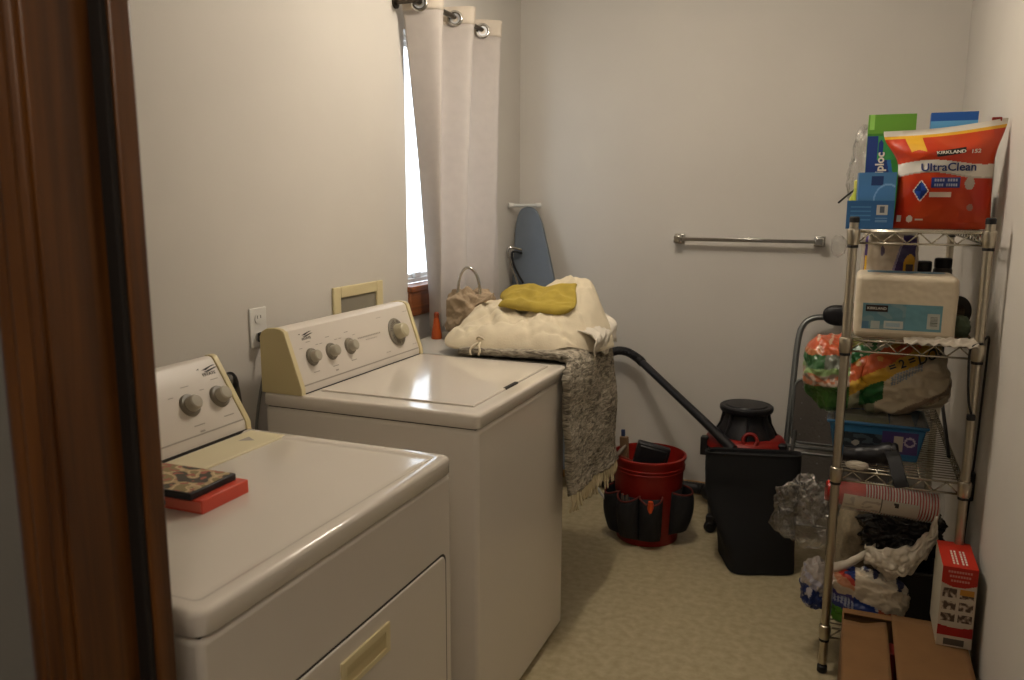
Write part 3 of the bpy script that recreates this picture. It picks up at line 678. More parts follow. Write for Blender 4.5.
bm = NB(); tube(bm, spline([(0.075, -0.155, 1.178), (0.050, -0.175, 1.187), (0.034, -0.185, 1.178), (0.040, -0.182, 1.13), (0.060, -0.17, 1.075), (0.085, -0.16, 1.03)], 6), 0.006, 10); obj('rest_pad', bm, M_black, t, smooth=180)

# ------------------------------------------------------------------ red bucket with tool pockets
bc = Vector((0.842, -0.60, 0))
t = thing('tool_bucket', 'red plastic bucket wearing a black pocketed tool apron', 'bucket', bc)
bm = NB(); lathe(bm, [(0.128, 0.0), (0.131, 0.004), (0.150, 0.36), (0.157, 0.362), (0.157, 0.372), (0.149, 0.374), (0.147, 0.36), (0.128, 0.012), (0.0, 0.010)], bc, seg=48, cap=False)
bm.faces.new([bm.verts.new(bc+Vector((0.128*math.cos(a), 0.128*math.sin(a), 0.0005))) for a in [2*PI*k/48 for k in range(48)]]); obj('pail', bm, M_red, t)
for z, r in ((0.33, 0.151), (0.315, 0.150)):
    bm = NB(); tube(bm, [bc+Vector((r*math.cos(a), r*math.sin(a), z)) for a in [2*PI*k/48 for k in range(48)]], 0.003, 6, closed=True); obj('rib', bm, M_red, t, smooth=180)
M_pock = mat('pocket_nylon', '#1b1a1d', 0.75, bump=0.3, bscale=500); M_pipe = mat('pocket_piping', '#5a1a12', 0.7)
def pocket(a0, a1, z0, z1, out, sag):
    a0, a1 = math.radians(a0), math.radians(a1)
    def rad(z): return 0.131+(0.150-0.131)*z/0.36+0.003
    def f(u, v):
        a = a0+(a1-a0)*u; z = z0+(z1-z0)*v-sag*math.sin(PI*u)*v
        b = out*math.sin(PI*u)**0.6*(0.35+0.65*math.sin(PI*(0.10+0.62*v)))
        rr = rad(z)+b*(0.0 if v == 0 else 1)
        return bc+Vector((rr*math.cos(a), rr*math.sin(a), z))
    bm = NB(); grid(bm, 16, 14, f); p = obj('pocket', bm, M_pock, t, smooth=180, solid=0.004)
    bm = NB(); tube(bm, [f(k/16, 1.0)+Vector((0, 0, 0.002)) for k in range(17)], 0.004, 6); obj('piping', bm, M_pipe, p, smooth=180)
for a0, a1 in ((190, 230), (230, 269), (269, 306)): pocket(a0, a1, 0.030, 0.225, 0.052, 0.022)
pocket(326, 372, 0.05, 0.235, 0.060, 0.010)
pocket(150, 188, 0.05, 0.235, 0.045, 0.010)
bm = NB()
def ap(u, v):
    a = math.radians(150+158*u); z = 0.045+0.17*v-(0.03*math.cos(PI*u) if v == 0 else 0)*0
    rr = 0.131+0.019*z/0.36+0.0022; return bc+Vector((rr*math.cos(a), rr*math.sin(a), z))
grid(bm, 30, 4, ap)
def ap2(u, v):
    a = math.radians(324+50*u); z = 0.05+0.19*v; rr = 0.131+0.019*z/0.36+0.0022; return bc+Vector((rr*math.cos(a), rr*math.sin(a), z))
grid(bm, 14, 4, ap2); obj('apron', bm, M_pock, t, smooth=180, solid=0.002)

t = thing('tool_case', 'black plastic tool case sticking up out of the red bucket', 'case', bc+Vector((-0.03, 0, 0.2)))
bm = NB(); box(bm, 0.765, 0.905, -0.66, -0.615, 0.12, 0.425); box(bm, 0.775, 0.895, -0.664, -0.611, 0.13, 0.415); turn(bm, (0.835, -0.64, 0.27), 0.24, 'Y'); turn(bm, (0.835, -0.64, 0.27), 0.25); obj('shell', bm, M_black, t, bevel=0.006)
bm = NB(); box(bm, 0.818, 0.842, -0.668, -0.660, 0.33, 0.345); turn(bm, (0.835, -0.64, 0.27), 0.24, 'Y'); turn(bm, (0.835, -0.64, 0.27), 0.25); obj('latch', bm, M_steel, t, bevel=0.002)
t = thing('scrub_brush', 'brown-handled brush with a blue tip standing beside the bucket rim', 'brush', bc+Vector((-0.12, 0, 0.3)))
bm = NB(); box(bm, 0.728, 0.765, -0.648, -0.628, 0.20, 0.445); turn(bm, (0.745, -0.64, 0.3), -0.05, 'Y'); obj('handle', bm, mat('brown_handle', '#6e543a', 0.6), t, bevel=0.005)
bm = NB(); box(bm, 0.735, 0.752, -0.645, -0.632, 0.445, 0.475); turn(bm, (0.745, -0.64, 0.3), -0.05, 'Y'); obj('tip', bm, mat('blue_tip', '#1f2c4f', 0.5), t, bevel=0.003)
t = thing('hammer', 'hammer with a pale head leaning on the bucket rim', 'hammer', bc+Vector((-0.1, -0.1, 0.3)))
bm = NB(); tube(bm, [(0.735, -0.725, 0.385), (0.83, -0.60, 0.30), (0.90, -0.54, 0.12)], 0.009, 10); obj('handle', bm, mat('red_handle', '#6b2a1c', 0.5), t)
bm = NB(); lathe(bm, [(0.011, -0.035), (0.014, -0.03), (0.014, -0.012), (0.009, -0.005), (0.010, 0.02), (0.004, 0.05)], (0.737, -0.722, 0.390), (0.5, 0.3, 0.65), 14); obj('head', bm, mat('worn_steel', '#8d8376', 0.4, 0.6), t)
def small_tool(name, label, cat, ang, r, z0, z1, rad, m, tilt, lean=0.0):
    a = math.radians(ang); p0 = bc+Vector((r*math.cos(a), r*math.sin(a), z0)); p1 = p0+Vector((tilt*math.cos(a+lean), tilt*math.sin(a+lean), z1-z0))
    bm = NB(); tube(bm, [p0, p0.lerp(p1, 0.5), p0.lerp(p1, 0.8), p1], [rad*0.8, rad, rad, rad*0.75], 10)
    return tag(obj(name, bm, m, loc=p0), label, cat)
small_tool('marking_stick', 'thin white stick poking out of a bucket pocket', 'stick', 212, 0.168, 0.14, 0.245, 0.006, M_white, 0.075, -0.4)
small_tool('orange_screwdriver', 'orange tool handle in the front pocket of the red bucket', 'tool', 286, 0.172, 0.10, 0.222, 0.014, mat('orange_grip', '#c4481a', 0.4), 0.015)
for k, a in enumerate((246, 254)):
    small_tool('pliers_handle', 'dark steel-tipped tool handle in the middle bucket pocket', 'tool', a, 0.166, 0.12, 0.235, 0.007, mat('grip_steel', '#77736c', 0.3, 0.7), 0.012)['group'] = 'tool handles in the middle bucket pocket'

# ------------------------------------------------------------------ shop vacuum, hose, black tote
vc = Vector((1.208, -0.345, 0))
t = thing('shop_vacuum', 'red and black wet-dry shop vacuum standing behind the black tote', 'vacuum', vc)
bm = NB(); lathe(bm, [(0.135, 0.05), (0.145, 0.06), (0.158, 0.36), (0.160, 0.38)], vc, seg=40); obj('tank', bm, M_black, t)
bm = NB(); lathe(bm, [(0.161, 0.378), (0.170, 0.384), (0.170, 0.405), (0.160, 0.42), (0.135, 0.432)], vc, seg=40); obj('rim_band', bm, M_red, t)
bm = NB(); lathe(bm, [(0.132, 0.415), (0.122, 0.45), (0.100, 0.485), (0.092, 0.51), (0.090, 0.54)], vc, seg=36); obj('motor_head', bm, M_black, t)
bm = NB(); lathe(bm, [(0.092, 0.530), (0.110, 0.536), (0.114, 0.545), (0.113, 0.558), (0.106, 0.562), (0.090, 0.560), (0.085, 0.566), (0.04, 0.568)], vc, seg=36); obj('top_cap', bm, M_black, t, bevel=0.001)
for a in (10, 55, 100, 145, 190, 235, 280, 325):
    ca, sa = math.cos(math.radians(a)), math.sin(math.radians(a))
    bm = NB(); tube(bm, [vc+Vector((ca*0.093, sa*0.093, 0.53)), vc+Vector((ca*0.104, sa*0.104, 0.48)), vc+Vector((ca*0.130, sa*0.130, 0.43))], 0.007, 8); obj('rib', bm, M_black, t)
c = vc+Vector((0.035, -0.135, 0.44)); n = Vector((0.15, -1, 0.35)).normalized(); u, v = frame_of(n)
bm = NB(); tube(bm, [c+(u*math.cos(a)+v*math.sin(a))*0.028 for a in [2*PI*k/28 for k in range(28)]], 0.008, 8, closed=True); rr = obj('inlet_ring', bm, M_red, t, smooth=180); rr['label'] = 'red hose inlet ring'
for a in (200, 340):
    ca, sa = math.cos(math.radians(a)), math.sin(math.radians(a)); q = vc+Vector((ca*0.173, sa*0.173, 0.37))
    bm = NB(); box(bm, q.x-0.018, q.x+0.018, q.y-0.02, q.y+0.02, 0.335, 0.418); obj('latch', bm, M_black, t, bevel=0.005)
for a in (45, 135, 225, 315):
    ca, sa = math.cos(math.radians(a)), math.sin(math.radians(a)); q = vc+Vector((ca*0.165, sa*0.165, 0.028))
    bm = NB(); lathe(bm, [(0.028, -0.011), (0.028, 0.011)], q, (sa, -ca, 0), 18); box(bm, q.x-0.018, q.x+0.018, q.y-0.018, q.y+0.018, 0.040, 0.080); obj('caster', bm, M_blackrub, t, bevel=0.003)
t = thing('vacuum_hose', 'black vacuum wand and hose arching out from behind the draped rug', 'hose', (0.8, -0.25, 0.3))
bm = NB(); tube(bm, [(0.672, -0.110, 0.676), (0.85, -0.262, 0.586), (1.02, -0.408, 0.500), (1.185, -0.550, 0.413)], [0.018, 0.018, 0.019, 0.021], 14); obj('wand', bm, M_black, t)
bm = NB(); hp = spline([(0.50, -0.10, 0.03), (0.475, -0.09, 0.30), (0.475, -0.09, 0.56), (0.500, -0.09, 0.672), (0.548, -0.09, 0.708), (0.605, -0.095, 0.709), (0.660, -0.100, 0.683), (0.690, -0.125, 0.667)], 14)
tube(bm, hp, [0.020+0.0022*(i % 2) for i in range(len(hp))], 14); obj('flexible_hose', bm, M_blackrub, t)
bm = NB(); hp = spline([(0.50, -0.10, 0.03), (0.60, -0.09, 0.035), (0.75, -0.085, 0.05), (0.93, -0.09, 0.062), (1.02, -0.10, 0.06), (1.06, -0.16, 0.055)], 16); tube(bm, hp, [0.027+0.002*(i % 2) for i in range(len(hp))], 14); obj('floor_hose', bm, M_blackrub, t)
bm = NB(); lathe(bm, [(0.030, -0.02), (0.035, -0.01), (0.035, 0.03), (0.030, 0.04)], (1.03, -0.125, 0.06), (0.6, -0.5, 0), 16); obj('hose_cuff', bm, M_black, t)

t = thing('black_tote', 'tall black fabric tote standing in front of the shop vacuum', 'bag', (1.28, -0.69, 0))
def tote(u, v, o=0.0):
    # a soft rectangular plan, squarer and turned at the base, stretched wide at the top
    a = 2*PI*u; cx, cy = math.cos(a), math.sin(a); s_ = sst(0.0, 0.75, v)
    k = (abs(cx)**6+abs(cy)**6)**(-1/6)
    hx_ = 0.128+0.050*s_-o; hy_ = 0.135-0.055*s_-o
    wr = 0.010*N3(u*6, v*4, 3)+0.010*(0.3-abs(N3(u*7, v*6, 9)))
    x = cx*k*hx_*(1+wr*2); y = cy*k*hy_*(1+wr*3); th = 0.38-0.33*s_
    z = 0.004+0.468*v+(0.010*(cx*k)*v)-0.022*sst(-0.5, 0.9, cy)*v*v
    return Vector((1.306-0.026*s_+x*math.cos(th)-y*math.sin(th), -0.690-0.025*s_+x*math.sin(th)+y*math.cos(th), z))
bm = NB(); grid(bm, 96, 40, tote); grid(bm, 96, 20, lambda u, v: tote(u, 1-v*0.03, 0.008))
grid(bm, 96, 1, lambda u, v: tote(u, 1.0, 0.008*v)); grid(bm, 96, 6, lambda u, v: tote(u, 0.0).lerp(Vector((1.306, -0.690, 0.004)), v)); grid(bm, 96, 6, lambda u, v: tote(u, 0.97, 0.008).lerp(Vector((1.280, -0.715, 0.425)), v)+Vector((0, 0, 0.004*N3(u*6, v*3, 2))))
bmesh.ops.remove_doubles(bm, verts=bm.verts[:], dist=1e-5); obj('body', bm, M_blackfab, t, smooth=60)
bm = NB(); tube(bm, [tote(k/96, 1.0)+Vector((0, 0, 0.001)) for k in range(96)], 0.0025, 6, closed=True); obj('rim_binding', bm, M_blackfab, t, smooth=180)
bm = NB(); crumple(bm, (1.128, -0.640, 0.265), (0.022, 0.045, 0.035), 0.3, 2.0, 4, 3.2, seed=4); obj('side_pocket', bm, M_blackfab, t, smooth=180)

# ------------------------------------------------------------------ step stool
M_tread = mat('ribbed_tread', '#4a443e', 0.75, bump=0.5, bscale=90)
t = thing('step_stool', 'grey tubular folding step stool leaning on the far wall', 'step stool', (1.58, -0.2, 0))
def lean(z, o=0.0): return -0.36+0.27*z/0.93-o
bm = NB(); tube(bm, spline([(1.368, lean(0.01), 0.01), (1.374, lean(0.3), 0.30), (1.384, lean(0.6), 0.60), (1.392, lean(0.82), 0.82), (1.412, lean(0.895), 0.895), (1.455, lean(0.925), 0.925), (1.52, lean(0.930), 0.930), (1.65, lean(0.930), 0.930), (1.73, lean(0.925), 0.925), (1.775, lean(0.895), 0.895), (1.795, lean(0.82), 0.82), (1.805, lean(0.6), 0.60), (1.822, lean(0.3), 0.30), (1.832, lean(0.01), 0.01)], 6), 0.0135, 12); obj('frame_tube', bm, M_steel, t, smooth=180)
def panel_step(z0, z1, off, name):
    bm = NB(); P = rrect(1.395, 1.790, z0, z1, 0.035)
    A = [bm.verts.new((x, lean(z, off), z)) for x, z in P]; B = [bm.verts.new((x, lean(z, off+0.018), z)) for x, z in P]
    bm.faces.new(A); bm.faces.new(B[::-1])
    for i in range(len(P)): bm.faces.new((A[i], A[(i+1) % len(P)], B[(i+1) % len(P)], B[i]))
    s = obj(name, bm, M_tread, t, bevel=0.003)
    bm = NB(); tube(bm, [(x, lean(z, off+0.016), z) for x, z in P], 0.0055, 8, closed=True); obj('rim', bm, M_steel, s, smooth=180)
    bm = NB()
    for i in range(5):
        for j in range(4): lathe(bm, [(0.004, 0), (0.003, 0.0015)], (1.43+0.08*i, lean(z0+(z1-z0)*(j+0.5)/4, off+0.018), z0+(z1-z0)*(j+0.5)/4), (0, -1, 0), 6)
    obj('tread_studs', bm, M_steel, s)
panel_step(0.40, 0.665, 0.02, 'step'); panel_step(0.075, 0.365, 0.05, 'step')
bm = NB(); tube(bm, [(1.375, lean(0.38, 0.03), 0.38), (1.83, lean(0.38, 0.03), 0.38)], 0.009, 10); obj('crossbar', bm, M_steel, t)
bm = NB(); tube(bm, [(1.385, lean(0.01, 0.08), 0.01), (1.41, lean(0.45, 0.04), 0.45)], 0.009, 10); obj('rear_leg', bm, M_steel, t)
bm = NB(); crumple(bm, (1.555, lean(0.945, 0.012), 0.942), (0.068, 0.022, 0.046), 0.0, 1, 4, 2.4); obj('grip', bm, M_black, t, smooth=180)
for x in (1.368, 1.832):
    bm = NB(); lathe(bm, [(0.018, 0), (0.018, 0.03), (0.014, 0.035)], (x, lean(0.01), 0.0), (0, 0, 1), 12); obj('foot', bm, M_blackrub, t)

# ------------------------------------------------------------------ wire shelf rack
RX0, RX1, RY0, RY1 = 1.585, 1.922, -1.430, -0.520
SH = [0.150, 0.655, 1.045, 1.355]
t = thing('wire_rack', 'chrome four-tier wire shelving rack along the right wall', 'shelf', ((RX0+RX1)/2, (RY0+RY1)/2, 0))
for x in (RX0, RX1):
    for y in (RY0, RY1):
        bm = NB(); tube(bm, [(x, y, 0.03), (x, y, 1.385)], 0.0125, 16)
        for k in range(52): 
            z = 0.06+k*0.0254
            lathe(bm, [(0.0127, -0.0012), (0.0131, 0), (0.0127, 0.0012)], (x, y, z), (0, 0, 1), 16, cap=False)
        p = obj('post', bm, M_post, t)
        bm = NB(); lathe(bm, [(0.012, 0), (0.015, 0.003), (0.015, 0.022), (0.0105, 0.025), (0.0105, 0.034)], (x, y, 0), (0, 0, 1), 16); obj('foot', bm, M_blackrub, p)
        bm = NB(); lathe(bm, [(0.0135, 1.380), (0.0135, 1.394), (0.010, 1.397)], (x, y, 0), (0, 0, 1), 16); obj('cap', bm, M_blackrub, p)
        for z in SH:
            bm = NB(); lathe(bm, [(0.0142, -0.038), (0.0165, -0.034), (0.0185, 0.0), (0.0170, 0.006), (0.0142, 0.008)], (x, y, z), (0, 0, 1), 18, cap=False); obj('collar', bm, M_post, p)
            bm = NB(); lathe(bm, [(0.0140, -0.046), (0.0150, -0.045), (0.0150, -0.039), (0.0140, -0.038)], (x, y, z), (0, 0, 1), 18); obj('clip', bm, M_blackrub, p)
def wire_shelf(z):
    bm = NB(); r = 0.0028
    def W(a, b, rr=r): tube(bm, [a, b], rr, 6)
    for zz in (z, z-0.032):
        W((RX0+0.012, RY0, zz), (RX1-0.012, RY0, zz), 0.0032); W((RX0+0.012, RY1, zz), (RX1-0.012, RY1, zz), 0.0032)
        W((RX0, RY0+0.012, zz), (RX0, RY1-0.012, zz), 0.0032); W((RX1, RY0+0.012, zz), (RX1, RY1-0.012, zz), 0.0032)
    def zig(a, b, n):
        a, b = Vector(a), Vector(b); P = []
        for i in range(n+1): q = a.lerp(b, i/n); P.append((q.x, q.y, z-0.002 if i % 2 else z-0.030))
        for p, q in zip(P, P[1:]): W(p, q, 0.0022)
    zig((RX0+0.014, RY0, z), (RX1-0.014, RY0, z), 10); zig((RX0+0.014, RY1, z), (RX1-0.014, RY1, z), 10)
    zig((RX0, RY0+0.014, z), (RX0, RY1-0.014, z), 26); zig((RX1, RY0+0.014, z), (RX1, RY1-0.014, z), 26)
    for k in range(1, 36): y = RY0+(RY1-RY0)*k/36; W((RX0, y, z+0.003), (RX1, y, z+0.003), 0.0019)
    for k in (1, 2): x = RX0+(RX1-RX0)*k/3; W((x, RY0, z-0.002), (x, RY1, z-0.002), 0.0028)
    return bm
for z in SH: obj('shelf', wire_shelf(z), M_wire, t, smooth=180)
DK = 0.0055   # deck top above the shelf height

# ------------------------------------------------------------------ top shelf
zt = SH[3]+DK
def textured_front(fx, n, m): pass
# red detergent pouch
PX0, PX1, PZ0, PZ1 = 1.690, 1.945, zt, 1.672
def pouch_outline(v):
    fl = sst(0.62, 1.0, v)
    fl2 = sst(0.55, 1.0, v)**1.3
    l = 1.692-0.044*fl2+0.004*math.sin(PI*min(1, v*1.4)); r = 1.948+0.018*fl-0.006*math.sin(PI*v)
    return l, r
def pouch(u, v, side):
    l, r = pouch_outline(v); x = l+(r-l)*u
    top = -0.008*math.sin(PI*u)-0.030*(1-u)
    z = PZ0+(PZ1-PZ0)*v+top*sst(0.5, 1, v)
    prof = (math.sin(PI*(0.12+0.88*u**1.0)*1.0) if False else (max(0, u*(1-u)*4))**0.5)
    dep = 0.062*prof*(0.25+0.75*math.sin(PI*min(1, max(0, 0.28+0.72*(1-v))))**1.0)*(1-0.9*sst(0.72, 1.0, v))+0.004*(prof)
    if v < 0.06: dep *= 0.75+0.25*v/0.06
    wr = (0.007*N3(u*4, v*6, 11)+0.006*(0.4-abs(N3(u*5-v*2, v*5+u*2, 6))))*prof*(0.4+0.9*v)
    return Vector((x, -1.235+(-(dep+wr) if side < 0 else dep*0.85), z))
RED, ORG, WHT, BLU, YEL, GRY = hx('#b62a12'), hx('#c44a1a'), hx('#d9d3c8'), hx('#223a86'), hx('#d9a52a'), hx('#8f867c')
def pouch_col(u, v):
    zig = 0.035*math.sin(u*5.2)+0.02*u
    if v > 0.945: return hx('#d8d2c6')
    if v > 0.915: return YEL
    if 0.17 < u < 0.315 and v > 0.745+0.028*(1-abs(u-0.243)/0.073): return YEL
    if 0.490+zig < v < 0.605+zig: return WHT
    if 0.475+zig < v <= 0.490+zig: return hx('#b8b0a4')
    if 0.470 > v > 0.375 and 0.345 < u < 0.65: return BLU
    d = abs((u-0.245))/0.085+abs(v-0.350)/0.105
    if d < 1.0: return hx('#e3ddd0') if d > 0.86 else (hx('#2a4fa5') if (u-0.245)*(v-0.350) > 0 else hx('#1b3375'))
    if (u-0.745)**2*1.6+(v-0.415)**2*1.3 < 0.0042: return hx('#b7aca0')
    if 0.34 < u < 0.56 and 0.295 < v < 0.335: return hx('#d9c9ba')
    if (u-0.77)**2+(v-0.20)**2 < 0.0010: return hx('#a6786a')
    if 0.03 < u < 0.07 and 0.06 < v < 0.12: return WHT
    if (u-0.16)**2+(v-0.09)**2 < 0.0011: return WHT
    if 0.22 < u < 0.30 and 0.075 < v < 0.09: return WHT
    n = 0.5+0.8*N3(u*4, v*4, 2); return tuple(RED[i]+(ORG[i]-RED[i])*max(0, min(1, n))*0.8 for i in range(3))
t = thing('detergent_pouch', 'large red detergent pouch with a white band on the top shelf', 'pouch', (1.81, -1.235, zt))
bm = NB(); lay = collayer(bm); grid(bm, 110, 130, lambda u, v: pouch(u, v, -1), pouch_col, lay); grid(bm, 40, 40, lambda u, v: pouch(u, v, 1), lambda u, v: RED, lay); obj('pouch_film', bm, M_print, t, smooth=180, normals=True)
def onp(u0, v0, sc=1.0):
    def place(x, y, d):
        u = u0+x/0.24; v = v0+y/0.31; p = pouch(max(0, min(1, u)), max(0, min(1, v)), -1); return p+Vector((0, -0.0018-d, 0))
    return place
def badge(u0, u1, v0, v1, slope, col):
    bm = NB(); grid(bm, 16, 6, lambda a, b: pouch(u0+(u1-u0)*a, v0+(v1-v0)*b+slope*(a-0.5), -1)+Vector((0, -0.0012, 0))); return bm
obj('logo_badge', badge(0.40, 0.68, 0.690, 0.755, 0.03, 0), M_darkink, t, smooth=180)
letters('lettering', 'KIRKLAND', 0.0150, onp(0.54, 0.722), M_whiteink, t, 0.0003, sx=0.92)
bm = NB()
letters('lettering', 'UltraClean', 0.034, onp(0.515, 0.563), M_blueink, t, 0.0006, sx=0.92)
bm = NB()
for row, (n_, v_) in enumerate(((9, 0.445), (10, 0.402))):
    for k in range(n_):
        if k in (4,): continue
        a = 0.375+0.245*(k+0.1)/n_; b_ = 0.375+0.245*(k+0.82)/n_
        bm.faces.new([bm.verts.new(pouch(uu, vv, -1)+Vector((0, -0.0022, 0))) for uu, vv in ((a, v_-0.012), (b_, v_-0.012), (b_, v_+0.012), (a, v_+0.012))])
obj('print', bm, mat('badge_print', '#a7b0cc', 0.5), t, smooth=0)
letters('lettering', '152', 0.016, onp(0.775, 0.715), M_whiteink, t, 0.0004)
bm = NB(); box(bm, 1.925, 1.950, -1.242, -1.232, 1.662, 1.674); zp = obj('zip_slider', bm, M_red, t, bevel=0.002)

# tall green and blue carton with sideways lettering
def zip_col(u, v):
    if v > 0.83: return hx('#649c34') if not (0.03 < u < 0.14 and v > 0.87) else hx('#93c95e')
    if v > 0.815: return hx('#3f7f2a')
    d = u-0.55*(0.62-abs(v-0.42))
    if v > 0.60 and 0.24 < u < 0.62: return hx('#3f9a55') if (u-0.30)**2*2+(v-0.70)**2 > 0.006 else hx('#1c3e86')
    if d > 0.28: return hx('#3f9140')
    if d > 0.20: return hx('#2b6fae')
    return hx('#203c80')
t = thing('zip_bag_carton', 'tall green and blue carton with sideways white lettering on the top shelf', 'box', (1.67, -1.06, zt))
bm = NB(); cbox(bm, 1.606, 1.740, -1.120, -1.040, zt, 1.702, zip_col, hx('#5f9e34'), hx('#76b63c'), 60, 90); obj('carton', bm, M_carton, t, smooth=0)
letters('lettering', 'Ziploc', 0.034, lambda x, y, d: Vector((1.647-y, -1.1205-d, 1.545+x)), M_whiteink, t, 0.001)
# blue cartons
def sky_col(u, v):
    d = abs(((u-0.80)**2*1.3+(v-0.48)**2*1.9)**0.5-0.42)
    if d < 0.022 and u < 0.98: return hx('#7fa9cf')
    if 0.34 < u < 0.66 and 0.76 < v < 0.93: return hx('#1c3a6b')
    if v < 0.10+0.10*(1-u): return hx('#33527c')
    if v < 0.13+0.10*(1-u): return hx('#a9b6c2')
    return hx('#4a7fae')
t = thing('light_blue_carton', 'light blue carton with a pale ring, behind the darker blue carton', 'box', (1.645, -1.24, zt))
bm = NB(); cbox(bm, 1.588, 1.690, -1.268, -1.190, zt, 1.523, sky_col, hx('#39658f'), hx('#5488b4'), 50, 60); turn(bm, (1.64, -1.24, 0), 0.05); obj('carton', bm, M_carton, t, smooth=0)
def navy_col(u, v):
    if 0.64 < u < 0.86 and 0.50 < v < 0.86: return hx('#c8c6c0') if not (0.67 < u < 0.83 and 0.58 < v < 0.80 and int(u*110) % 2) else hx('#5a6470')
    if 0.62 < u < 0.86 and 0.24 < v < 0.42 and int(v*30) % 2: return hx('#7fa6cf')
    if 0.08 < u < 0.52 and 0.30 < v < 0.85 and int(v*20) % 3 == 0: return hx('#4d86bd')
    return hx('#2f659c')
t = thing('blue_carton', 'low blue carton with a barcode at the front corner of the top shelf', 'box', (1.625, -1.36, zt))
bm = NB(); cbox(bm, 1.563, 1.688, -1.372, -1.285, zt, 1.441, navy_col, hx('#285f99'), hx('#4b86c0'), 60, 40); turn(bm, (1.64, -1.34, 0), -0.03); obj('carton', bm, M_carton, t, smooth=0)
def bb_col(u, v):
    if v > 0.93: return hx('#1f55a0')
    return hx('#5c9fd0') if v > 0.80-0.25*u else hx('#c5beb2')
t = thing('tall_blue_carton', 'tall blue and white carton standing behind the red pouch', 'box', (1.86, -0.9, zt))
bm = NB(); cbox(bm, 1.795, 1.930, -0.910, -0.840, zt, 1.722, bb_col, hx('#2d5f9e'), hx('#2a64ac'), 30, 40); turn(bm, (1.86, -0.88, 0), -0.04); obj('carton', bm, M_carton, t, smooth=0)
t = thing('clear_plastic_bag', 'clear crinkled plastic bag sticking up behind the green carton', 'plastic bag', (1.60, -0.97, zt))
bm = NB(); crumple(bm, (1.622, -0.955, zt+0.155), (0.060, 0.05, 0.155), 0.30, 3.2, 5, 3.0, seed=6.2); obj('film', bm, M_film, t, smooth=180)
t = thing('lime_bottle', 'small lime green bottle behind the light blue carton', 'bottle', (1.60, -1.14, zt))
bm = NB(); lathe(bm, [(0.020, 0), (0.022, 0.004), (0.022, 0.085), (0.012, 0.105), (0.010, 0.125)], (1.588, -1.155, zt), seg=20); obj('body', bm, mat('lime_plastic', '#9aa53a', 0.3), t)
bm = NB(); lathe(bm, [(0.0115, 0.118), (0.0115, 0.14), (0.008, 0.143)], (1.588, -1.155, zt), seg=16); obj('cap', bm, mat('lime_cap', '#b8b65a', 0.4), t)
bm = NB(); tube(bm, [(1.535, -1.15, 1.434), (1.560, -1.13, 1.458), (1.60, -1.09, 1.492)], 0.003, 6); tag(obj('thin_stick', bm, M_black, loc=(1.57, -1.12, 1.46)), 'thin dark stick jutting out left of the light blue carton', 'stick')
bm = NB(); box(bm, 1.930, 1.945, -1.13, -1.06, zt, 1.475); tag(obj('grey_board', bm, mat('slate_board', '#4e4c49', 0.6), loc=(1.94, -1.09, zt), bevel=0.002), 'narrow dark grey board on end between the red pouch and the wall', 'board')

# ------------------------------------------------------------------ second shelf
z2 = SH[2]+DK
def soft_block(bm, x0, x1, y0, y1, z0, z1, front, plain, r=0.03, wob=0.004, seed=0.0, n=70):
    """pillowy shrink-wrapped block; front(u,v) prints the -Y side"""
    lay = collayer(bm)
    cx, cy, cz = (x0+x1)/2, (y0+y1)/2, (z0+z1)/2; hx_, hy_, hz_ = (x1-x0)/2, (y1-y0)/2, (z1-z0)/2
    def rd(a, b, c):
        p = Vector((a*hx_, b*hy_, c*hz_)); q = Vector((max(-hx_+r, min(hx_-r, p.x)), max(-hy_+r, min(hy_-r, p.y)), max(-hz_+r, min(hz_-r, p.z))))
        d = p-q
        if d.length > 1e-6: p = q+d.normalized()*r
        k = wob*N3(p.x*26+seed, p.y*26, p.z*26+seed)+wob*0.6*N3(p.x*70, p.y*70, p.z*70+seed)
        nrm = (d.normalized() if d.length > 1e-6 else Vector((0, 0, 0)))
        return Vector((cx, cy, cz))+p+nrm*k
    grid(bm, n, n, lambda u, v: rd(2*u-1, -1, 2*v-1), front, lay)
    for fn in (lambda u, v: rd(2*u-1, 1, 2*v-1), lambda u, v: rd(-1, 2*u-1, 2*v-1), lambda u, v: rd(1, 2*u-1, 2*v-1), lambda u, v: rd(2*u-1, 2*v-1, 1), lambda u, v: rd(2*u-1, 2*v-1, -1)):
        grid(bm, 36, 36, fn, lambda u, v: plain, lay)
    return rd
CREAM = hx('#d9ccb4')
def tis_col(u, v):
    if 0.075 < u < 0.865 and 0.15 < v < 0.565:
        U = (u-0.075)/0.79; Vv = (v-0.15)/0.415
        if 0.82 < U < 0.965 and 0.10 < Vv < 0.68:
            return hx('#6a6e66') if (0.85 < U < 0.94 and 0.22 < Vv < 0.58 and int(Vv*40) % 2) else hx('#b9bcb4')
        if 0.115 < U < 0.235 and 0.02 < Vv < 0.32: return hx('#b4bcb6')
        if 0.285 < U < 0.52 and 0.05 < Vv < 0.34: return hx('#9fb4bd') if (0.315 < U < 0.49 and 0.12 < Vv < 0.27) else hx('#c2c6c0')
        if U < 0.10 and Vv < 0.30: return hx('#5a7f98')
        n = N3(U*6, Vv*3, 4); return hx('#6a9aa8') if U > 0.55 else (hx('#7a989f') if n > 0.1 else hx('#67909c'))
    return CREAM if v > 0.1 else hx('#c4b69c')
t = thing('paper_napkin_pack', 'cream shrink-wrapped paper pack with a blue label on the second shelf', 'paper pack', (1.735, -1.30, z2))
bm = NB(); rd = soft_block(bm, 1.603, 1.866, -1.408, -1.20, z2, 1.232, tis_col, CREAM, 0.016, 0.0014, 2.0, 100); obj('wrapped_stack', bm, M_print, t, smooth=60)
bm = NB(); box(bm, 1.632, 1.690, -1.4095, -1.4078, 1.128, 1.147); obj('logo_badge', bm, mat('badge_brown', '#2a1a14', 0.5), t, smooth=0)
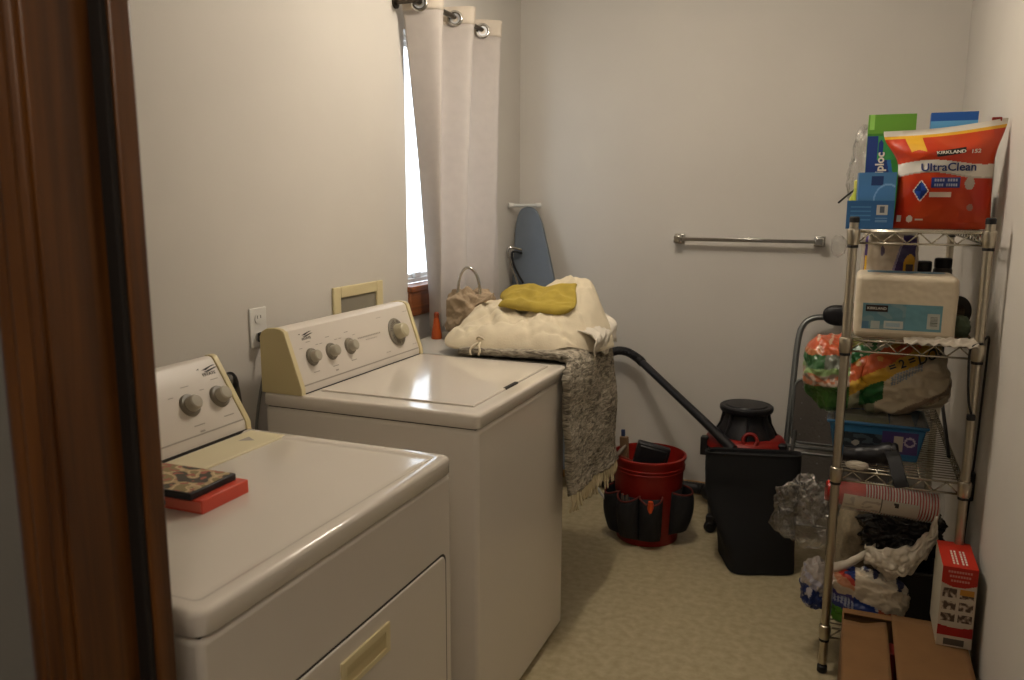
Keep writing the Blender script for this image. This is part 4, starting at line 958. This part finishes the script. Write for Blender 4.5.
letters('lettering', 'KIRKLAND', 0.0105, lambda x, y, d: Vector((1.661+x, -1.4098-d, 1.1375+y)), M_whiteink, t, 0.0001)
bm = NB(); box(bm, 1.632, 1.84, -1.30, -1.24, 1.2315, 1.2330); obj('top_label', bm, mat('label_blue', '#4d86a4', 0.4), t, smooth=0)
def pur_col(u, v):
    if u < 0.09 and v > 0.2: return hx('#e0b32e') if (0.5 < v < 0.75 and u > 0.03) else hx('#4a3578')
    k = u-0.30-0.40*v
    if v > 0.86: return hx('#b9ac9a') if u < 0.72 else hx('#3a2c63')
    if k > 0.06 and u < 0.97:
        if (u-0.86)**2*1.5+(v-0.62)**2 < 0.022: return hx('#d0a024') if ((u-0.86)**2*1.5+(v-0.62)**2 > 0.008 or v > 0.66) else hx('#4b3a3a')
        if (u-0.66)**2*2+(v-0.25)**2 < 0.006: return hx('#8a81a6')
        return hx('#33275c')
    if 0.02 < k <= 0.06: return hx('#8f86a6')
    if (u-0.36)**2*2+(v-0.80)**2 < 0.003: return hx('#6b5f78')
    return hx('#cbbda8')
t = thing('purple_paper_pack', 'white and purple wrapped paper roll pack behind the cream pack', 'paper pack', (1.70, -0.95, z2))
bm = NB(); soft_block(bm, 1.617, 1.784, -1.030, -0.86, z2, 1.338, pur_col, hx('#b7ac9c'), 0.025, 0.003, 5.0, 70); obj('wrapped_rolls', bm, M_print, t, smooth=60)
for nme, x, y, h, lb in (('black_jar', 1.806, -0.93, 0.195, 'dark jar beside the purple and white paper pack'), ('black_thermos', 1.868, -0.90, 0.205, 'slightly taller dark jar by the rear post on the second shelf')):
    t = thing(nme, lb, 'jar', (x, y, z2)); bm = NB(); lathe(bm, [(0.027, 0), (0.029, 0.004), (0.029, h-0.04), (0.024, h-0.03)], (x, y, z2), seg=24); obj('body', bm, mat('smoke_grey', '#3c3a38', 0.4), t)
    bm = NB(); lathe(bm, [(0.026, h-0.032), (0.027, h-0.028), (0.027, h-0.004), (0.022, h)], (x, y, z2), seg=24); obj('lid', bm, M_black, t)
t = thing('black_tape_roll', 'thick black roll standing between the cream pack and the wall', 'roll', (1.885, -1.17, z2))
bm = NB(); lathe(bm, [(0.026, -0.025), (0.050, -0.025), (0.052, -0.023), (0.052, 0.023), (0.050, 0.025), (0.026, 0.025), (0.026, -0.025)], (1.882, -1.12, z2+0.053), (0.55, -0.83, 0), 36, cap=False); obj('roll_body', bm, mat('charcoal_roll', '#34312d', 0.7), t)
bm = NB(); lathe(bm, [(0.0252, -0.024), (0.026, -0.024), (0.026, 0.024), (0.0252, 0.024)], (1.882, -1.12, z2+0.053), (0.55, -0.83, 0), 28, cap=False); obj('core', bm, mat('card_core', '#6b5b45', 0.8), t)
bm = NB(); crumple(bm, (1.893, -1.275, z2+0.030), (0.022, 0.055, 0.029), 0.22, 2.4, 4, 2.8, seed=8.0); tag(obj('green_cloth', bm, mat('green_cloth', '#5d6b55', 0.9, bump=0.4, bscale=300), loc=(1.893, -1.275, z2), smooth=180), 'small folded green cloth right of the cream pack', 'cloth')
t = thing('white_plastic_sheet', 'crumpled white plastic lying along the front edge of the second shelf', 'plastic', (1.83, -1.42, z2))
def sheet(u, v):
    x = 1.735+0.185*u; y = -1.462+0.050*v; z = z2+0.006+0.010*abs(N3(u*7, v*3, 2))+0.012*v*0-0.018*(1-v)**2*(0.4+0.6*u)+0.008*u
    return Vector((x, y, z+0.006*N3(u*14, v*5, 6)))
bm = NB(); grid(bm, 50, 14, sheet); obj('film', bm, mat('white_film', '#bdb3a4', 0.3), t, smooth=180, solid=0.0015)
bm = NB(); crumple(bm, (1.545, -1.20, 1.302), (0.022, 0.04, 0.030), 0.35, 2.6, 4, 2.4, seed=2.9)
o = tag(obj('grey_plastic_scrap', bm, M_film, loc=(1.545, -1.20, 1.30), smooth=180), 'crumpled grey plastic poking out left of the rack under the top shelf', 'plastic')

# ------------------------------------------------------------------ third shelf
z3 = SH[1]+DK
# blue tub with clear lid
M_tub = mat('blue_tub', '#2f6f9e', 0.3, trans=0.15)
t = thing('blue_tub', 'blue plastic storage tub with a clear lid on the third shelf', 'storage tub', (1.69, -1.2, z3))
BX0, BX1, BY0, BY1 = 1.556, 1.826, -1.310, -1.10
bm = NB()
def loop(x0, x1, y0, y1, z): return [bm.verts.new(p) for p in ((x0, y0, z), (x1, y0, z), (x1, y1, z), (x0, y1, z))]
rings = [loop(BX0+0.018, BX1-0.018, BY0+0.016, BY1-0.016, z3), loop(BX0, BX1, BY0, BY1, z3+0.105), loop(BX0-0.008, BX1+0.008, BY0-0.008, BY1+0.008, z3+0.107), loop(BX0-0.008, BX1+0.008, BY0-0.008, BY1+0.008, z3+0.116), loop(BX0+0.004, BX1-0.004, BY0+0.004, BY1-0.004, z3+0.116), loop(BX0+0.022, BX1-0.022, BY0+0.020, BY1-0.020, z3+0.006)]
bm.faces.new(rings[0][::-1]); bm.faces.new(rings[-1])
for A, B in zip(rings, rings[1:]):
    for k in range(4): bm.faces.new((A[k], A[(k+1) % 4], B[(k+1) % 4], B[k]))
obj('tub', bm, M_tub, t, bevel=0.004)
bm = NB(); rect_frame(bm, 0, 0.001, 0, 0.1, 0, 0.1, 0.01); bm.clear()
v = box(bm, BX0-0.012, BX1+0.012, BY0-0.012, BY1+0.012, z3+0.1165, z3+0.138)
topf = max(bm.faces, key=lambda f: f.calc_center_median().z); bmesh.ops.inset_region(bm, faces=[topf], thickness=0.02, depth=-0.006)
obj('lid', bm, film('lid_plastic', '#96948c', 0.15, 0.74), t, bevel=0.003)
bm = NB()
front = lambda u, v: Vector((BX0+0.030+(BX1-BX0-0.05)*u, BY0+0.0165-0.0155*((0.012+0.082*v)/0.105)-0.0014, z3+0.012+0.082*v))
def tub_col(u, v):
    if u > 0.55:
        if 0.70 < u < 0.82 and 0.22 < v < 0.85: return hx('#b5aea0')
        d = ((u-0.90)**2*7+(v-0.62)**2)**0.5
        if 0.12 < d < 0.20: return hx('#b3aabb')
        return hx('#4a3c74') if v > 0.12 else hx('#2f6f9e')
    if v > 0.82: return hx('#2f6f9e')
    if (u-0.22)**2*5+(v-0.42)**2 < 0.012: return hx('#b9b6ae')
    if v > 0.25: return hx('#26303c') if N3(u*9, v*5, 2) < 0.12 else hx('#4a5a63')
    return hx('#2f6f9e')
grid(bm, 60, 30, front, tub_col); obj('wrap_label', bm, M_carton, t, smooth=0)
# contents under the lid
bm = NB(); box(bm, BX0+0.03, BX1-0.10, BY0+0.03, BY1-0.03, z3+0.008, z3+0.112); o = tag(obj('yellow_packet', bm, mat('lime_packet', '#8b8f3c', 0.5), loc=(1.65, -1.2, z3+0.01), bevel=0.006), 'yellow-green packet inside the blue tub under its clear lid', 'packet')
bm = NB(); box(bm, BX1-0.092, BX1-0.03, BY0+0.03, BY1-0.03, z3+0.008, z3+0.110); o = tag(obj('cream_packet', bm, mat('cream_packet', '#a5967e', 0.5), loc=(1.77, -1.2, z3+0.01), bevel=0.006), 'cream packet at the right inside the blue tub', 'packet')
# paper towel pack lying on the tub
def tp_col(d, m):
    x, z = m.x, m.z
    n = 0.008*N3(x*40, z*40, 1)
    if x < 1.605:
        q = z+n-0.10*(x-1.50)
        if q > 0.985: return hx('#b8502a') if N3(x*60, z*60, 3) < 0.42 else hx('#c8a78e')
        if q > 0.965: return hx('#a8683f') if x < 1.52 else hx('#a34c28')
        if q > 0.925: return hx('#345f38') if x < 1.53 else hx('#6f7368')
        if q > 0.905: return hx('#7f9a63')
        if q > 0.870: return hx('#9c8a7c') if N3(x*50, z*60, 8) < 0.1 else hx('#a06446')
        if q > 0.80: return hx('#3a6428') if N3(x*20, z*20, 4) < 0.15 else hx('#2f5f2a')
        return hx('#2a4f28')
    k = z-0.87-0.60*(x-1.62)+n          # diagonal print
    if k > 0.13: return hx('#6e6f2c') if x < 1.70 else hx('#2c5a38')
    if k > 0.09: return hx('#2c6a3c') if N3(x*40, z*40, 6) < 0.2 else hx('#b4b2a4')
    if k > 0.035: return hx('#b5532a') if N3(x*30, z*30, 2) < 0.25 else hx('#b98a40')
    if k > -0.005: return hx('#b8912f')
    if x < 1.70 and k > -0.07 and x > 1.635: return hx('#1f5a2c')
    if k > -0.035 and 1.72 < x < 1.80: return hx('#7f8a94') if int(x*260) % 2 else hx('#a9a294')
    if -0.16 < k < -0.13 and x > 1.72: return hx('#8c7a68')
    return hx('#b3a68f') if x > 1.68 else hx('#8f9078')
t = thing('paper_towel_pack', 'big paper towel pack in orange and green film above the blue tub', 'paper pack', (1.68, -1.15, z3+0.14))
bm = NB(); collayer(bm)
crumple(bm, (1.745, -1.13, 0.912), (0.136, 0.180, 0.113), 0.20, 1.5, 6, 3.4, None, 1.2, True)
crumple(bm, (1.578, -1.16, 0.900), (0.102, 0.150, 0.106), 0.30, 1.35, 6, 3.0, None, 4.4, True)
for f in bm.faces: paint(bm, [f], tp_col(None, f.calc_center_median()))
obj('wrapper', bm, M_print, t, smooth=180)
def on_tp(x0, z0, ang):
    def pl(x, y, d):
        X = x0+x*math.cos(ang)-y*math.sin(ang); Z = z0+x*math.sin(ang)+y*math.cos(ang)
        dx_, dz_ = (X-1.745)/0.135, (Z-0.912)/0.112
        s = max(0.05, 1-abs(dx_)**3.6-abs(dz_)**3.6)**(1/3.6)
        return Vector((X, -1.13-0.180*s*1.05-0.006-d, Z))
    return pl
letters('lettering', '= 2 =', 0.034, on_tp(1.745, 0.965, 0.42), M_darkink, t, 0.0008)
letters('lettering', 'DOU', 0.036, on_tp(1.822, 0.992, 0.42), M_darkink, t, 0.0008, shear=0.2)
# black hand tool
t = thing('black_hair_dryer', 'black handheld dryer with its wide handle over the third shelf edge', 'hair dryer', (1.70, -1.40, z3))
bm = NB(); tube(bm, spline([(1.600, -1.372, z3+0.030), (1.640, -1.372, z3+0.030), (1.690, -1.374, z3+0.036), (1.735, -1.376, z3+0.046)], 5), [0.024]*6+[0.028]*6+[0.034]*4, 18); obj('barrel', bm, M_black, t, smooth=60)
bm = NB()
hp = [(1.728, -1.395, z3+0.060), (1.738, -1.430, z3+0.045), (1.750, -1.458, z3+0.005), (1.762, -1.463, z3-0.025)]
P = spline(hp, 5)
A = []
for p in P: A.append([bm.verts.new(p+Vector((sx*0.0185, sy*0.009, sx*0.004))) for sx, sy in ((-1, -1), (1, -1), (1, 1), (-1, 1))])
for a, b in zip(A, A[1:]):
    for k in range(4): bm.faces.new((a[k], a[(k+1) % 4], b[(k+1) % 4], b[k]))
bm.faces.new(A[0]); bm.faces.new(A[-1][::-1]); obj('handle', bm, mat('charcoal_plastic', '#2a2b2e', 0.5), t, bevel=0.004)
bm = NB(); lathe(bm, [(0.030, 0), (0.030, 0.012), (0.024, 0.018)], (1.735, -1.376, z3+0.046), (0.97, -0.05, 0.2), 20); obj('rear_grille', bm, M_blackrub, t)
bm = NB(); crumple(bm, (1.640, -1.425, z3+0.012), (0.030, 0.014, 0.011), 0.3, 3, 4, 2.4, seed=7.7); tag(obj('white_tissue', bm, M_sheet, loc=(1.64, -1.425, z3), smooth=180), 'scrap of white tissue at the front edge of the third shelf', 'tissue')

# ------------------------------------------------------------------ cups, bags and boxes at the bottom
z1 = SH[0]+DK
ca = Vector((1.560, -1.315, 0.548)); cb = Vector((1.872, -1.275, 0.520)); cdir = (cb-ca).normalized()
M_cup = mat('red_cup', '#b32415', 0.32); M_cupin = mat('cup_white', '#d8d0c6', 0.4)
def cup_at(p, label, first=False):
    c = thing('party_cup', label, 'cup', p, 'red cups nested in a sleeve')
    bm = NB(); lathe(bm, [(0.0005, 0.002), (0.030, 0.0), (0.032, 0.003), (0.0375, 0.055), (0.0385, 0.058), (0.0445, 0.110), (0.0435, 0.110), (0.031, 0.006)], p, cdir, 26, cap=False); obj('cup_wall', bm, M_cup, c, smooth=50)
    bm = NB(); tube(bm, [p+cdir*0.1105+(frame_of(cdir)[0]*math.cos(a)+frame_of(cdir)[1]*math.sin(a))*0.0455 for a in [2*PI*k/26 for k in range(26)]], 0.0020, 6, closed=True); obj('rim', bm, M_cupin, c, smooth=180)
    return c
CUPL = 'red party cup with white rim, one of the stack lying under the third shelf'
c0 = cup_at(ca, CUPL)
ncup = 26
for k in range(1, ncup):
    c = c0.copy(); COL.objects.link(c); c.location = ca+cdir*0.0082*k
    for ch in c0.children:
        d = ch.copy(); COL.objects.link(d); d.parent = c
t = thing('cup_sleeve', 'clear cup sleeve with a white printed label, bunched open at the left', 'plastic bag', (1.7, -1.33, 0.5))
u0, v0 = frame_of(cdir)
def slv(u, v):
    a = 2*PI*u; s = v*0.325; r = 0.0495+0.0015*N3(math.cos(a)*3, math.sin(a)*3, v*14)
    return ca+cdir*(0.004+s)+(u0*math.cos(a)+v0*math.sin(a))*r
bm = NB(); grid(bm, 40, 50, slv); bmesh.ops.remove_doubles(bm, verts=bm.verts[:], dist=1e-5); obj('sleeve_film', bm, film('sleeve_film', '#d2cbc0', 0.2, 0.80), t, smooth=180)
def lab(u, v, r=0.0515):
    # printed band on the camera side, lower half
    a0 = math.atan2(-1.0, 0.0)
    ang = -0.75+1.35*u
    side = Vector((0, -1, 0)); side = (side-cdir*side.dot(cdir)).normalized(); dn = cdir.cross(side); 
    if dn.z > 0: dn = -dn
    return ca+cdir*(0.045+0.215*v)+(side*math.cos(ang)+dn*math.sin(ang))*r
def lab_col(u, v):
    if v > 0.51: return hx('#26221e') if (0.10 < u < 0.40 and 0.66 < v < 0.74 and (u < 0.22 or v > 0.69)) else hx('#b9b0a1')
    if v > 0.50: return hx('#5a554c')
    return hx('#c2b7a4') if N3(u*5, v*12, 1) < 0.2 else hx('#a3988a')
bm = NB(); grid(bm, 30, 60, lambda u, v: lab(0.33+u*0.67, v), lab_col); obj('paper_label', bm, M_carton, t, smooth=180)
bm = NB(); crumple(bm, (1.500, -1.330, 0.478), (0.080, 0.060, 0.095), 0.46, 1.6, 6, 2.8, seed=9.3); obj('bunched_end', bm, film('crinkle_film', '#a8a5a0', 0.16, 0.70, 1.0, 0.85), t, smooth=180)

t = thing('burlap_bundle', 'folded beige burlap bundle under the left end of the cup stack', 'cloth', (1.66, -1.18, z1))
bm = NB(); crumple(bm, (1.668, -1.13, z1+0.150), (0.066, 0.13, 0.150), 0.12, 2.6, 5, 4.0, seed=2.2, low=z1); obj('cloth', bm, mat('burlap', '#8d7f66', 0.95, var=0.15, vscale=90, bump=0.6, bscale=220), t, smooth=180)
t = thing('dark_bin', 'dark grey plastic bin on the bottom shelf right of the packages', 'bin', (1.82, -1.2, z1))
bm = NB(); r4 = []
for (e, z) in ((0.0, z1), (-0.012, z1+0.165), (-0.020, z1+0.167), (-0.020, z1+0.178), (-0.008, z1+0.178), (0.006, z1+0.006)):
    r4.append([bm.verts.new(p) for p in ((1.752+e, -1.325+e, z), (1.895-e*0.4, -1.325+e, z), (1.895-e*0.4, -1.04-e, z), (1.752+e, -1.04-e, z))])
bm.faces.new(r4[0][::-1]); bm.faces.new(r4[-1])
for A, B in zip(r4, r4[1:]):
    for k in range(4): bm.faces.new((A[k], A[(k+1) % 4], B[(k+1) % 4], B[k]))
obj('bin_body', bm, mat('bin_grey', '#332f2c', 0.5), t, bevel=0.006)
t = thing('black_trash_bag', 'crumpled shiny black plastic bag stuffed below the cup stack', 'plastic bag', (1.78, -1.22, 0.35))
bm = NB(); crumple(bm, (1.785, -1.230, 0.420), (0.112, 0.100, 0.075), 0.45, 2.6, 6, 2.3, seed=5.5); obj('film', bm, mat('black_film', '#1c1818', 0.22), t, smooth=180)
t = thing('white_plastic_bag', 'crumpled white plastic bag draped below the black bag', 'plastic bag', (1.78, -1.33, 0.33))
def wbag(u, v):
    # a saddle-shaped drape: low middle, ends lifted right
    c = spline_w(u); wd = 0.036+0.016*math.sin(PI*u)+0.012*N3(u*5, 3, 3)
    z = c.z+(v-0.5)*2*wd*(0.75+0.25*u)+0.016*N3(u*8, v*3, 2)*(0.4+abs(v-0.5)*2); y = c.y-0.034*math.sin(PI*v)+0.020*(0.3-abs(N3(u*8, v*6, 5)))+0.010*N3(u*17, v*9, 1)
    return Vector((c.x+0.006*N3(u*6, v*6, 8), y, z))
WP = spline([(1.684, -1.345, 0.372), (1.715, -1.385, 0.378), (1.760, -1.400, 0.374), (1.800, -1.390, 0.385), (1.832, -1.365, 0.410), (1.856, -1.345, 0.442), (1.874, -1.330, 0.474)], 8)
def spline_w(u):
    k = u*(len(WP)-1); i = min(int(k), len(WP)-2); return WP[i].lerp(WP[i+1], k-i)
bm = NB(); grid(bm, 70, 30, wbag); obj('film', bm, mat('white_bag_film', '#cfc4b2', 0.35), t, smooth=180, solid=0.003)
WQ = spline([(1.592, -1.375, 0.318), (1.620, -1.375, 0.330), (1.655, -1.365, 0.352), (1.690, -1.345, 0.374), (1.712, -1.32, 0.388)], 6)
def wtail(u, v):
    k = u*(len(WQ)-1); i = min(int(k), len(WQ)-2); c = WQ[i].lerp(WQ[i+1], k-i)
    return Vector((c.x, c.y-0.012*math.sin(PI*v), c.z+(v-0.5)*0.040*(1-0.5*u)+0.003*N3(u*7, v*5, 1)))
bm = NB(); grid(bm, 30, 8, wtail); obj('handle_strap', bm, mat('white_strap_film', '#c6bba9', 0.4), t, smooth=180, solid=0.003)

def pk_col(d, m):
    x, z = m.x, m.z; n = 0.012*N3(x*30, z*30, 3)
    q = z+n+0.35*(x-1.66)
    if x < 1.60 : 
        if 0.215 < q+0.0 < 0.228: return hx('#a9a6b4')
        if q < 0.195: return hx('#24356e') if N3(x*50, z*50, 5) < 0.15 else hx('#b3aeb2')
        return hx('#a49a92') if N3(x*25, z*25, 2) < 0.2 else hx('#8b8796')
    if q > 0.310 and x < 1.66: return hx('#1f2f66')
    if q > 0.298 and x < 1.66: return hx('#b0362a')
    if q > 0.285 and x < 1.66: return hx('#b77c5a')
    if x < 1.66:
        if q > 0.255: return hx('#b7a690')
        if q > 0.243: return hx('#3a3470')
        if q > 0.222: return hx('#8f95ac') if int(x*300) % 3 else hx('#2c3672')
        if q > 0.208: return hx('#2b3472')
        return hx('#4e8a24')
    if q > 0.335: return hx('#b3ab9c') if N3(x*40, z*40, 6) < 0.12 else hx('#2e3350')
    if q > 0.262: return hx('#bfb29c')
    if q > 0.245 and x > 1.73: return hx('#a5503a') if N3(x*50, z*50, 7) < 0.2 else hx('#243a7c')
    if q > 0.222: return hx('#22397a') if N3(x*45, z*45, 4) < 0.28 else hx('#b3b3bd')
    return hx('#7c221e')
t = thing('tissue_roll_pack', 'blue, white and red printed film pack on the bottom shelf', 'paper pack', (1.66, -1.38, z1))
bm = NB(); collayer(bm); crumple(bm, (1.692, -1.380, z1+0.085), (0.112, 0.052, 0.090), 0.22, 2.3, 6, 2.7, None, 3.3, True, low=z1)
for f in bm.faces: paint(bm, [f], pk_col(None, f.calc_center_median()))
obj('wrapper', bm, M_print, t, smooth=180)
t = thing('clear_tissue_pack', 'pale clear-film pack hanging out left of the front post at the bottom', 'paper pack', (1.55, -1.33, z1))
bm = NB(); collayer(bm); crumple(bm, (1.556, -1.300, z1+0.070), (0.050, 0.070, 0.072), 0.32, 2.8, 5, 2.5, None, 7.1, True, low=z1)
for f in bm.faces: paint(bm, [f], pk_col(None, f.calc_center_median()))
obj('wrapper', bm, M_print, t, smooth=180)

# cardboard box with its flaps
M_card = mat('cardboard', '#775531', 0.85, var=0.06, vscale=14, bump=0.1, bscale=300)
t = thing('cardboard_box', 'brown cardboard box with loosely closed flaps on the floor before the rack', 'box', (1.78, -1.7, 0))
KX0, KX1, KY0, KY1, KZ = 1.630, 1.945, -1.960, -1.476, 0.245
bm = NB(); tck = 0.004
for q in ((KX0, KX0+tck, KY0, KY1), (KX1-tck, KX1, KY0, KY1), (KX0+tck, KX1-tck, KY0, KY0+tck), (KX0+tck, KX1-tck, KY1-tck, KY1)): box(bm, *q, 0.002, KZ)
box(bm, KX0, KX1, KY0, KY1, 0.0005, 0.003); obj('carton', bm, M_card, t, smooth=0)
bm = NB(); box(bm, KX0+0.002, KX1-0.002, KY1-0.030, KY1-0.001, KZ-0.004, KZ-0.0005); obj('flap', bm, M_card, t, smooth=0)
xm = 1.757
def flapL(u, v): return Vector((KX0+(xm-0.009-KX0)*u, KY0+(KY1-0.082+0.052*sst(0.35, 1, u)-KY0)*v, KZ+0.002+0.006*u*(1-v)-0.012*sst(0.2, 0.9, u)*sst(0.7, 1, v)))
bm = NB(); grid(bm, 12, 12, flapL); obj('flap', bm, M_card, t, smooth=180, solid=0.004)
bm = NB(); grid(bm, 12, 12, lambda u, v: Vector((xm+0.004+(KX1-xm-0.004)*u, KY0+(KY1-0.002-KY0)*v, KZ+0.0035))); obj('flap', bm, M_card, t, smooth=180, solid=0.004)
bm = NB(); box(bm, 1.735, 1.775, -1.66, -1.60, 0.10, 0.225); tag(obj('red_packet', bm, mat('red_packet', '#8a2a22', 0.4), loc=(1.755, -1.64, 0.10), bevel=0.004), 'dark red packet glimpsed through the gap of the cardboard box', 'packet')
bm = NB(); box(bm, 1.70, 1.80, -1.72, -1.60, 0.003, 0.0995); tag(obj('brown_packet', bm, mat('brown_packet', '#5d4630', 0.7), loc=(1.75, -1.66, 0.003), bevel=0.003), 'brown packet at the bottom inside the cardboard box', 'packet')

# red appliance-accessory carton on top of the cardboard box
def rb_col(u, v):
    if v > 0.80-0.05*math.sin(PI*u)*1.0: return hx('#b82718')
    if 0.135 < v < 0.265+0.02*math.sin(PI*u)*-1: return hx('#a61f1c')
    for r_, (a, b) in enumerate(((0.60, 0.735), (0.45, 0.575), (0.30, 0.42))):
        if a+0.015 < v < b:
            if 0.06 < u < 0.46 or 0.54 < u < 0.94:
                k = N3(u*9+r_*3, v*22, r_*2.0)
                if r_ == 0 and u > 0.54 and v > 0.66: return hx('#c58a36')
                return hx('#54443a') if k < 0.0 else hx('#8f7c6c') if k < 0.25 else hx('#c2b6a6')
    if 0.02 < v < 0.10 and 0.20 < u < 0.78: return hx('#55504a')
    return hx('#c9beac')
t = thing('red_carton', 'red and white product carton with small photos, standing by the wall', 'box', (1.91, -1.53, KZ+0.006))
qx0, qx1, qy0, qy1, qz0, qz1 = 1.866, 1.951, -1.610, -1.425, KZ+0.0062, 0.478
bm = NB(); cbox(bm, qx0, qx1, qy0, qy1, qz0, qz1, rb_col, hx('#b9b29f'), hx('#bf2a16'), 70, 110); obj('carton', bm, M_carton, t, smooth=0)
bm = NB()
for xx, n_ in ((1.893, 6), (1.915, 6)):
    for k in range(n_):
        y_ = qy0+0.022+0.098*k/n_
        for a, b_ in ((0.0, 0.0045), (0.0085, 0.013)): bm.faces.new([bm.verts.new((xx+q, yy, qz1+0.0008)) for q, yy in ((a, y_), (b_, y_), (b_, y_+0.013), (a, y_+0.013))])
obj('print', bm, M_whiteink, t, smooth=0)
bm = NB()
for row in range(3):
    for k in range(9-row):
        x_ = qx0+0.014+0.004*row+0.0065*k; z_ = 0.4625-0.0125*row
        bm.faces.new([bm.verts.new((xx, qy0-0.0008, zz)) for xx, zz in ((x_, z_), (x_+0.0048, z_), (x_+0.0048, z_+0.006), (x_, z_+0.006))])
obj('print', bm, mat('faded_print', '#cf8a7c', 0.5), t, smooth=0)

# cord on the wall and cord on the post
t = thing('hanging_cord', 'thin black cord hanging down the right wall behind the rack', 'cord', (1.968, -1.2, 0.5))
bm = NB(); tube(bm, spline([(1.935, -1.395, 1.055), (1.950, -1.36, 1.066), (1.962, -1.31, 1.055), (1.966, -1.285, 1.02), (1.966, -1.275, 0.90), (1.966, -1.255, 0.72), (1.966, -1.225, 0.55), (1.966, -1.20, 0.40), (1.966, -1.19, 0.25)], 8), 0.0032, 8); obj('cable', bm, M_blackrub, t, smooth=180)
bm = NB(); box(bm, 1.958, 1.9715, -1.262, -1.232, 0.55, 0.64); obj('inline_switch', bm, M_black, t, bevel=0.004)
t = thing('post_cord', 'black cord looped down the front right post of the rack', 'cord', (1.905, -1.445, 0.9))
bm = NB(); tube(bm, spline([(1.930, -1.449, 1.06), (1.906, -1.452, 1.052), (1.899, -1.452, 1.03), (1.902, -1.452, 0.96), (1.908, -1.453, 0.90), (1.917, -1.451, 0.865), (1.921, -1.449, 0.855)], 8), 0.0032, 8); obj('cable', bm, M_blackrub, t, smooth=180)
bm = NB(); box(bm, 1.907, 1.928, -1.461, -1.4445, 0.845, 0.862); obj('clip', bm, M_black, t, bevel=0.003)
t = thing('broom_handle', 'dark slanted stick leaning inside the rack beside the rear post', 'stick', (1.9, -0.9, 0.2))
bm = NB(); tube(bm, [(1.897, -0.72, 0.86), (1.903, -1.20, 0.665)], 0.006, 8); obj('shaft', bm, M_black, t); bm = NB(); tube(bm, [(1.8975, -0.76, 0.845), (1.8968, -0.70, 0.868)], 0.009, 8); obj('grip', bm, M_blackrub, t)
